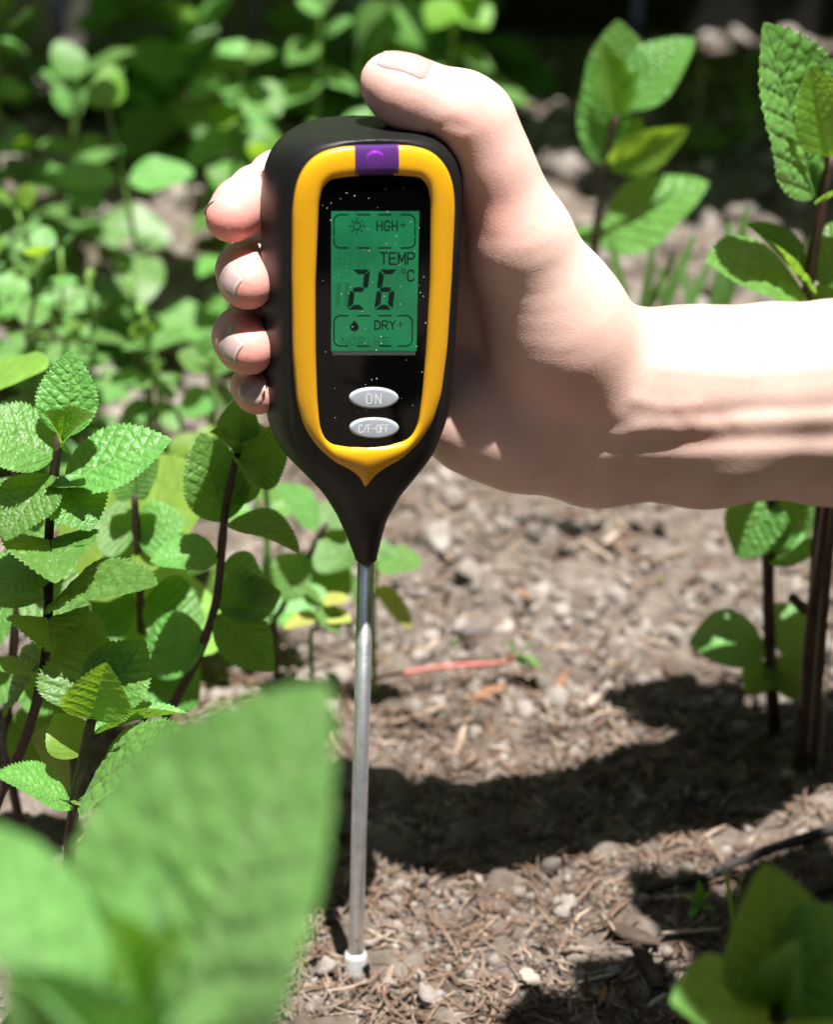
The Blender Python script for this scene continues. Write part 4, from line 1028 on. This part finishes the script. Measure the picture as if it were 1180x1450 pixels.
SR = Plant('red_stemmed_seedling', Vector((g0.x, g0.y, gz(g0.x, g0.y))), 'trailing seedling with pink-red stem lying on the lit soil', 'seedling')
SR.stem([g0 + Vector((-.004, 0, -.004)), g0, g1, g2, atG(726, 930, .016)], .0010, .0007, M['stem_red'], 20)
for (tx, ty, z, wd) in ((722, 905, .022, .8), (770, 945, .012, .8), (762, 912, .024, .45), (745, 950, .008, .7), (700, 950, .008, .5)):
    SR.leaf(lm('weed', 120, **dict(BK, curl=.4)), atG(726, 931, .014), atG(tx, ty, z), camn(0, .9, .5), wd)
def seedling(px, py, spec, label, kind='weed', h=.01):
    b = atG(px, py); b.z = gz(b.x, b.y); p = Plant('seedling', b, label, 'seedling')
    top = b + Vector((0, 0, h)); p.stem([b - Vector((0, 0, .003)), top], .0006, .0005, M['stem_green'], 6, seg=7)
    for (dx_, dy_, wd) in spec:
        t = top + RT * dx_ * .0002 + UP * (-dy_) * .0002 + TOC * .003; p.leaf(lm(kind, 121, **dict(BK, curl=.5)), top, t, camn(.1, .9, .5), wd)
    return p
seedling(985, 1312, [(-26, -20, .8), (22, -24, .8), (-14, 16, .9), (28, 6, .7), (0, -44, .6)], 'tiny seedling at the shadow edge in front of the dark twig', 'mint', .012)
seedling(1122, 1082, [(-6, -30, .8), (16, -14, .8), (-18, -6, .6)], 'tiny pale seedling between the two stems at right', 'weed', .006)
seedling(935, 832, [(-6, -8, .9), (7, -9, .9)], 'minute green sprout in the open soil below the wrist', 'young', .004)
seedling(645, 905, [(-8, -6, .9), (9, -5, .8), (0, 8, .7)], 'minute sprout beside the red-stemmed seedling', 'weed', .003)
# grass blades
def blade(px, py, tpx, tpy, Y0, wd, label, mtk='weed', group=None, z0=None):
    b = atY(px, py, Y0); t = atY(tpx, tpy, Y0 + .004); pl = Plant('grass_blade', b, label, 'grass', group)
    me = lm(mtk, 130, aspect=.07, teeth=1, tooth=0., quilt=.001, nv=1, fold=.5, curl=.25, nw=3, nu=30, cells=10, shape=(.6, .45), ruffle=0.)
    pl.leaf(me, b, t, camn(.2, .4, 1), wd, name='blade'); return pl
bg_ = atG(1042, 1345)
blade(1041, 1330, 1025, 1224, bg_.y, .9, 'bright grass blade leaning left before the dark corner shoot', 'young')
blade(1042, 1280, 1054, 1224, bg_.y, .5, 'thin grass blade forking right before the dark corner shoot', 'young')
GO = ['leftmost', 'second', 'third', 'fourth', 'fifth', 'sixth', 'seventh', 'eighth', 'ninth', 'rightmost']
for k, (x, y, tx, ty) in enumerate(sorted(((905, 470, 925, 345), (925, 470, 985, 330), (940, 480, 935, 375), (955, 480, 1010, 360), (890, 470, 862, 330), (975, 480, 985, 390), (985, 490, 965, 370), (1000, 500, 1035, 310), (900, 470, 960, 355), (1010, 480, 1060, 290)), key=lambda q: q[2])):
    blade(x, y, tx, ty, .72 + .02 * (k % 4), 1.6, 'blurred grass blade in the tuft above the wrist, tip ' + GO[k] + (' from left' if 0 < k < 9 else ''), 'weed', 'grass tuft above the wrist')
# woody stem at the right edge
wb = atY(1128, 1150, .565); ws_ = Plant('woody_stem', Vector((wb.x, wb.y, gz(wb.x, wb.y))), 'thick brown woody stem at the right edge below the forearm', 'stem')
ws_.stem([atY(1122, 1195, .565), atY(1130, 1150, .565), atY(1142, 1060, .565), atY(1152, 960, .565), atY(1160, 850, .565), atY(1170, 720, .565), atY(1200, 520, .565), atY(1230, 400, .565)], .0046, .0031, M['bark'], 60, seg=14, knots=.0004)
ws_.stem([atY(1158, 868, .562), atY(1140, 862, .558), atY(1122, 846, .556)], .0024, .0016, M['bark'], 10, name='side_stub')
for k in range(7):
    x = 1150 + k * 4; ws_.stem([atY(x + 18, 700, .558), atY(x + 8 + rng.uniform(-6, 6), 790 + k * 14, .556), atY(x - 6 + rng.uniform(-6, 6), 900 + k * 12, .557), atY(x - 16, 1000 + k * 22, .558)], .0004, .0003, M['palewood'] if k % 3 == 0 else M['bark'], 16, name='bark_strand', seg=5)

# ================================================================== THICKET BEHIND THE HAND
LQ = dict(nu=36, nw=9, cells=40)
def bush(name, label, group, px, py, Y0, kind, Ll, npair, seed, asp=1., kw=None, stem='stem_green', droop=.25):
    r = random.Random(seed); top = atY(px, py, Y0); g = Vector((top.x + r.uniform(-.02, .02), Y0 + r.uniform(-.01, .02), 0)); g.z = gz(g.x, g.y)
    top.z = max(top.z, g.z + .02)
    p = Plant(name, g, label, 'weed', group); mid = (g + top) / 2 + Vector((r.uniform(-.012, .012), r.uniform(-.012, .012), 0))
    P = smoothpath([g - Vector((0, 0, .004)), mid, top], 14); p.stem(P, .0016, .0009, M[stem], 14, seg=7)
    a0 = r.uniform(0, math.pi); k2 = dict(LQ); k2.update(kw or {})
    for i in range(npair):
        t = .30 + .70 * i / max(1, npair - 1); q = P[min(13, int(t * 13))]; a = a0 + i * math.pi / 2 + r.uniform(-.3, .3)
        sz = Ll * (1.05 - .55 * max(0, (t - .55) / .45)) * r.uniform(.8, 1.15); el = -droop + 1.1 * max(0, t - .6) / .4 + r.uniform(-.2, .2)
        for s in (0, math.pi):
            d = Vector((math.cos(a + s) * math.cos(el), math.sin(a + s) * math.cos(el), math.sin(el)))
            me = lm(kind if t < .9 or kind == 'yellow' else ('young' if r.random() < .5 else kind), 200 + r.randrange(5), curl=.3 + .15 * r.randrange(3), **k2)
            p.leaf(me, q + d * .002, q + d * sz, Vector((0, 0, 1)) - d * .3 + Vector((r.uniform(-.3, .3), -.25 + r.uniform(-.3, .3), 0)), asp * r.uniform(.9, 1.15))
    return p
RND = dict(quilt=.005, teeth=9, tooth=.012, cells=24, shape=(.72, .60), fold=.15)
NET = dict(quilt=.010, teeth=12, tooth=.05, fold=.2)
def region(n, name, label, group, xr, yr, Yr, kind, Ll, npair, seed, **kw):
    r = random.Random(seed); ORD = ['leftmost', 'second', 'third', 'fourth', 'fifth', 'sixth', 'seventh', 'eighth', 'ninth', 'tenth', 'eleventh', 'twelfth']
    for i in range(n):
        bush(name, (label + ', ' + ('leftmost' if i == 0 else 'rightmost' if i == n - 1 else ORD[i] + ' from left')), group, xr[0] + (xr[1] - xr[0]) * (i + r.random()) / n, r.uniform(*yr), r.uniform(*Yr), kind, Ll * r.uniform(.85, 1.15), npair + r.randrange(-1, 2), seed * 50 + i, **kw)
LB = dict(LQ, **RND); LN = dict(LQ, **NET)
def bigweed(name, label, Y0, stempx, leaves, base_kw, cat='weed'):
    L = []
    for q in leaves:
        bx, by, tx, ty, wpx = q[:5]; kind = q[5] if len(q) > 5 else 'weed'
        L.append((bx, by, tx, ty, rng.uniform(-.006, .006), rng.uniform(-.02, .01), wpx, (rng.uniform(-.15, .15), .75, .8), kind, 300 + rng.randrange(6), dict(base_kw, curl=.3 + .2 * rng.randrange(2))))
    return hero(name, label, Y0, stempx, .0022, L, 'stem_green', cat)
bigweed('round_leaved_weed', 'tall round-leaved weed with large sunlit disc leaf near the upper left corner', 1.02, [(112, 100), (104, 200), (100, 330), (98, 440)],
  [(106, 140, 174, 100, 88), (104, 140, 58, 104, 62), (108, 110, 192, 72, 44), (104, 210, 150, 200, 46), (102, 215, 54, 205, 40), (104, 260, 46, 262, 58), (104, 265, 140, 300, 50), (102, 320, 150, 330, 50), (102, 330, 50, 345, 50), (108, 112, 80, 58, 44)], LB)
bigweed('round_leaved_weed', 'round-leaved weed cut by the left edge near the upper corner', 1.0, [(-10, 20), (-6, 200), (-4, 420)],
  [(-6, 60, 44, 20, 70), (-6, 62, 38, 75, 40), (-6, 130, 40, 128, 62), (-6, 200, 40, 215, 60), (-6, 255, 34, 240, 54), (-6, 300, 40, 320, 60), (-8, 30, 20, -20, 60)], LB)
bigweed('nettle_plant', 'pale nettle-like plant standing left of the meter top', 1.0, [(345, 70), (335, 180), (330, 300), (325, 380)],
  [(342, 120, 395, 165, 66), (340, 118, 268, 140, 66), (343, 80, 312, 60, 42), (343, 80, 390, 75, 46), (336, 190, 262, 238, 74), (336, 190, 388, 232, 76), (333, 260, 290, 300, 60), (333, 265, 380, 300, 60), (338, 150, 300, 185, 46, 'young')], LN)
bigweed('nettle_plant', 'leafy plant right behind the meter top with bright lobed leaf', 1.08, [(455, 10), (450, 120), (445, 260)],
  [(453, 60, 500, 30, 58), (453, 62, 405, 90, 60), (451, 110, 510, 130, 62), (451, 112, 400, 150, 56), (455, 15, 480, -30, 50), (454, 20, 420, 0, 46)], LN)
bigweed('nettle_plant', 'large dark broad leaf plant above the thumb at top centre', 1.15, [(560, -20), (552, 100), (550, 240)],
  [(556, 0, 508, 88, 96, 'mint'), (556, 0, 600, 70, 80, 'mint'), (554, 60, 500, 120, 70), (554, 60, 620, 100, 70), (558, -15, 520, -30, 70), (552, 110, 600, 160, 70)], LN)
bigweed('nettle_plant', 'yellow-green plant behind the thumb knuckle with hanging pale leaf', 1.12, [(648, -20), (640, 90), (636, 250)],
  [(646, 0, 692, 40, 60, 'young'), (646, 0, 605, 40, 56, 'young'), (642, 70, 700, 100, 60), (640, 110, 752, 150, 62), (640, 100, 590, 130, 56), (646, -10, 690, -30, 60, 'young')], LN)
bigweed('oval_leaved_weed', 'pale oval-leaved weed in the sun under the ring fingertip', .76, [(205, 480), (210, 540), (215, 640)],
  [(205, 500, 130, 482, 56), (206, 502, 262, 470, 52), (207, 530, 160, 545, 46), (208, 530, 250, 560, 44), (206, 490, 200, 455, 36), (210, 570, 170, 600, 40), (210, 575, 255, 600, 40)], LB)
bigweed('oval_leaved_weed', 'broad pale weed just below the little fingertip', .74, [(300, 500), (300, 560), (302, 650)],
  [(300, 520, 252, 500, 54), (300, 522, 350, 505, 54), (300, 550, 335, 610, 70), (300, 555, 258, 590, 60), (301, 600, 340, 650, 50), (300, 508, 300, 470, 40)], LB)
region(5, 'round_leaved_weed', 'blurred round-leaved weed in the sunlit thicket at upper left', 'round-leaved weeds at upper left', (-30, 150), (120, 290), (.90, 1.08), 'weed', .042, 4, 1, asp=1.25, kw=RND)
region(4, 'nettle_plant', 'blurred broad nettle-like plant above the left shoulder of the meter', 'nettle-like plants above the meter', (275, 490), (120, 290), (.90, 1.05), 'mint', .044, 4, 2, asp=1.1, kw=NET)
region(11, 'chickweed_plant', 'blurred small-leaved weed in the low tangle left of the fingers', 'small-leaved weeds left of the fingers', (-20, 220), (320, 480), (.74, .90), 'weed', .016, 7, 4, asp=1.1, kw=RND)
region(4, 'tall_weed', 'blurred bright weed at the left picture edge behind the mint', 'bright weeds at the left edge', (-60, 60), (230, 480), (.72, .84), 'weed', .028, 5, 6, asp=1.2, kw=RND)
region(4, 'sprawling_weed', 'blurred weed on the shaded soil beside the little fingertip', 'weeds beside the little finger', (230, 400), (570, 660), (.62, .70), 'mint', .026, 3, 8, asp=1.1, kw=NET)
region(5, 'thicket_plant', 'dark tall leafy plant against the weathered fence at upper left', 'dark plants along the weathered fence', (-40, 470), (-60, 60), (1.18, 1.36), 'mint', .052, 7, 12, asp=1.15, kw=NET)
region(4, 'thicket_plant', 'dark leafy plant behind the meter top and thumb', 'dark plants behind the thumb', (480, 700), (-60, 40), (1.22, 1.36), 'mint', .05, 6, 13, asp=1.15, kw=NET)
region(2, 'fence_weed', 'dim out-of-focus weed in the dark ground beneath the near-black fence', 'weeds beneath the dark fence', (960, 1110), (75, 110), (1.18, 1.32), 'weed', .03, 2, 9, asp=1.1, kw=RND)
# ---- unseen shrubs added to throw the deep shade on the bed
def shrub(name, base, label, box, n, Ll, seed, kind='mint', keep=None):
    r = random.Random(seed); p = Plant(name, base, label, 'shrub'); (x0, x1), (y0, y1), (z0, z1) = box
    c = Vector(((x0 + x1) / 2, (y0 + y1) / 2, (z0 + z1) / 2))
    tr = [base - Vector((0, 0, .02)), base + Vector((0, 0, z0 * .6)), Vector((base.x * .8 + c.x * .2, base.y * .8 + c.y * .2, z0 + .02)), c]
    p.stem(tr, .012, .004, M['bark'], 20, name='trunk')
    tips = []
    for k in range(max(6, n // 12)):
        t = Vector((r.uniform(x0, x1), r.uniform(y0, y1), r.uniform(z0, z1)))
        if keep is not None and t.y > .43: continue
        s = Vector(smoothpath(tr, 20)[10 + r.randrange(9)])
        p.stem([s, (s + t) / 2 + Vector((0, 0, .03)), t], .003, .0012, M['bark'], 8, name='branch', seg=6); tips.append((s, t))
    for k in range(n):
        while True:
            q = Vector((r.uniform(x0, x1), r.uniform(y0, y1), r.uniform(z0, z1)))
            if keep is None or keep(q): break
        a = r.uniform(0, 2 * math.pi); d = Vector((math.cos(a), math.sin(a), r.uniform(-.5, .2))).normalized()
        p.leaf(lm(kind, 210 + k % 3, curl=.4, **dict(LQ, nu=20, nw=5)), q, q + d * Ll * r.uniform(.7, 1.2), Vector((r.uniform(-.4, .4), r.uniform(-.4, .4), 1)), 1.25)
    return p
shrub('added_corner_shrub', Vector((.66, .36, 0)), 'unseen leafy shrub added to shade the near right corner of the bed', ((.10, .42), (.22, .54), (.45, .55)), 300, .052, 21, keep=lambda q: q.y < .36 or (q.y < .412 and q.x > .15) or (q.x > .33 and q.y < .50))  # added shadow caster out of view, leaves placed to spare the arm
shrub('added_shade_shrub', Vector((1.15, 1.34, 0)), 'unseen leafy shrub added to shade the bed in front of the dark fence', ((.02, 1.05), (1.12, 1.58), (.22, .50)), 300, .110, 22)  # added above the view to darken the ground at upper right
shrub('added_shade_shrub', Vector((-.85, .98, 0)), 'unseen leafy shrub added to dapple the left thicket with shade', ((-.60, -.06), (.84, 1.16), (.30, .46)), 50, .070, 24)  # added out of view for dark gaps between the lit leaves
shrub('added_shade_shrub', Vector((-1.1, 1.40, 0)), 'unseen leafy shrub added to shade the weathered fence behind the thicket', ((-.75, .05), (1.20, 1.60), (.26, .50)), 240, .085, 23)  # added out of view to keep sun off the grey boards

# ================================================================== LITTER ON THE SOIL
def chip(name, label, px, py, px2, py2, wid, th, m, seed, cat, zoff=.004, taper=.6, group=None):
    a = atG(px, py, .004); b = atG(px2, py2, .004); a.z = gz(a.x, a.y) + zoff; b.z = gz(b.x, b.y) + zoff; r = np.random.RandomState(seed)
    c = (a + b) / 2; d = b - a; L = d.length; d.normalize(); s = Vector((-d.y, d.x, 0)).normalized(); u = d.cross(s); n = 10; V = []; seg = 8
    for i in range(n):
        t = i / (n - 1); f = (1 - (abs(t - .5) * 2) ** 3 * taper) * r.uniform(.85, 1.1)
        o = s * r.normal(0, wid * .06) + u * r.normal(0, th * .06)
        for k in range(seg):
            an = 2 * math.pi * k / seg; V.append(a - c + d * (L * t) + o + s * math.cos(an) * wid / 2 * f * r.uniform(.88, 1.1) + u * math.sin(an) * th / 2 * f * r.uniform(.85, 1.12))
    F = [(i*seg+k, i*seg+(k+1) % seg, (i+1)*seg+(k+1) % seg, (i+1)*seg+k) for i in range(n-1) for k in range(seg)] + [tuple(range(seg))[::-1], tuple((n-1)*seg+k for k in range(seg))]
    o = link(name, mesh_np(name, V, F), m); o.location = c; return tag(o, label, cat, group)
chip('bark_chip', 'dark weathered bark chip lying flat right of the probe tip', 864, 1318, 936, 1336, .0062, .0030, M['bark'], 1, 'bark chip')
chip('bark_chip', 'short grey-brown wood stub end pointing at the viewer', 900, 1345, 935, 1392, .0058, .0046, M['bark'], 2, 'bark chip', .005, .3)
chip('wood_splinter', 'pale straw-coloured splinter in the lower right mulch', 818, 1402, 872, 1382, .0016, .0012, M['palewood'], 3, 'splinter', .005)
chip('wood_splinter', 'pale splinter leaning beside the dark bark chip', 938, 1326, 1024, 1304, .0020, .0014, M['palewood'], 4, 'splinter', .006)
chip('wood_splinter', 'short bright splinter below the grey-brown stub', 918, 1420, 946, 1402, .0018, .0014, M['palewood'], 5, 'splinter', .006)
chip('dry_flake', 'cream dry leaf flake on the mulch below the shadow', 738, 1392, 764, 1412, .0058, .0016, M['palewood'], 6, 'flake', .005)
chip('bark_shred', 'curled orange-brown bark shred near the bottom edge', 850, 1440, 858, 1404, .0022, .0012, M['orange'], 7, 'bark shred', .005)
chip('bark_shred', 'small rust-orange bark flake beside the red-stemmed seedling', 792, 962, 802, 938, .0034, .0014, M['orange'], 8, 'bark shred', .005)
chip('bark_shred', 'brown bark strip along the red seedling stem', 648, 926, 700, 930, .0030, .0014, M['bark'], 9, 'bark shred', .004)
chip('bark_shred', 'dull orange bark flake below the palm on lit soil', 728, 832, 752, 842, .0040, .0016, M['orange'], 10, 'bark shred', .005)
chip('wood_splinter', 'white wood sliver standing out on the soil above the shadow', 832, 1000, 852, 962, .0042, .0020, M['palewood'], 11, 'splinter', .005)
chip('dry_flake', 'tan triangular flake on the soil at the shadow front', 672, 990, 716, 972, .0070, .0016, M['orange'], 12, 'flake', .004)
chip('wood_splinter', 'pale sliver of wood under the forearm at the soil', 856, 766, 880, 742, .0034, .0018, M['palewood'], 13, 'splinter', .006)
chip('dark_twig', 'long dark grey twig across the shadow at lower right', 908, 1262, 1020, 1222, .0036, .0032, M['greytwig'], 14, 'twig', .004, .3)
chip('dark_twig', 'continuing grey twig reaching the right edge in shade', 1012, 1224, 1230, 1158, .0040, .0036, M['greytwig'], 15, 'twig', .006, .2)
chip('dark_stick', 'shaded stick lying behind the dark corner shoot', 1090, 1262, 1230, 1226, .0052, .0042, M['bark'], 16, 'stick', .005, .2)
def clod(label, px, py, s, m, seed, sq=(1, 1, .8), cat='clod', name='earth_clod'):
    p = atG(px, py, s * .5); p.z = gz(p.x, p.y) + s * .45; V, F = LUMPS[3][seed % 10]; r = np.random.RandomState(seed)
    o = link(name, mesh_np(name, (V * s * np.array(sq)) @ rotm(r).T, F), m); o.location = p; tag(o, label, cat)
clod('pale upright clod casting a shadow at the edge of the dark patch', 796, 1292, .0058, M['clod'], 31, (1, 1, 1.1))
clod('rounded tan clod right of the rod below the neck', 655, 888, .0060, M['clod'], 32)
clod('pale earth lump beside the rod above the red seedling', 552, 952, .0055, M['clod'], 33)
clod('whitish pebble on the lit soil behind the red seedling', 712, 876, .0050, M['stone'], 34, cat='pebble', name='pebble')
clod('light tan clod near the bottom edge right of the probe tip', 610, 1418, .0052, M['clod'], 35)
clod('grey pebble on the soil between seedling and wrist shadow', 820, 960, .0042, M['stone'], 36, cat='pebble', name='pebble')
clod('big tan clod below the hand close to the meter neck', 618, 768, .0080, M['clod'], 37)
clod('pink-white pebble at the foot of the right-hand stems', 1118, 1092, .0040, M['stone'], 38, cat='pebble', name='pebble')
clod('small pale clod left of the probe collar', 462, 1372, .0048, M['clod'], 39)
clod('crumbly clod directly before the probe collar', 556, 1402, .0038, M['clod'], 40)
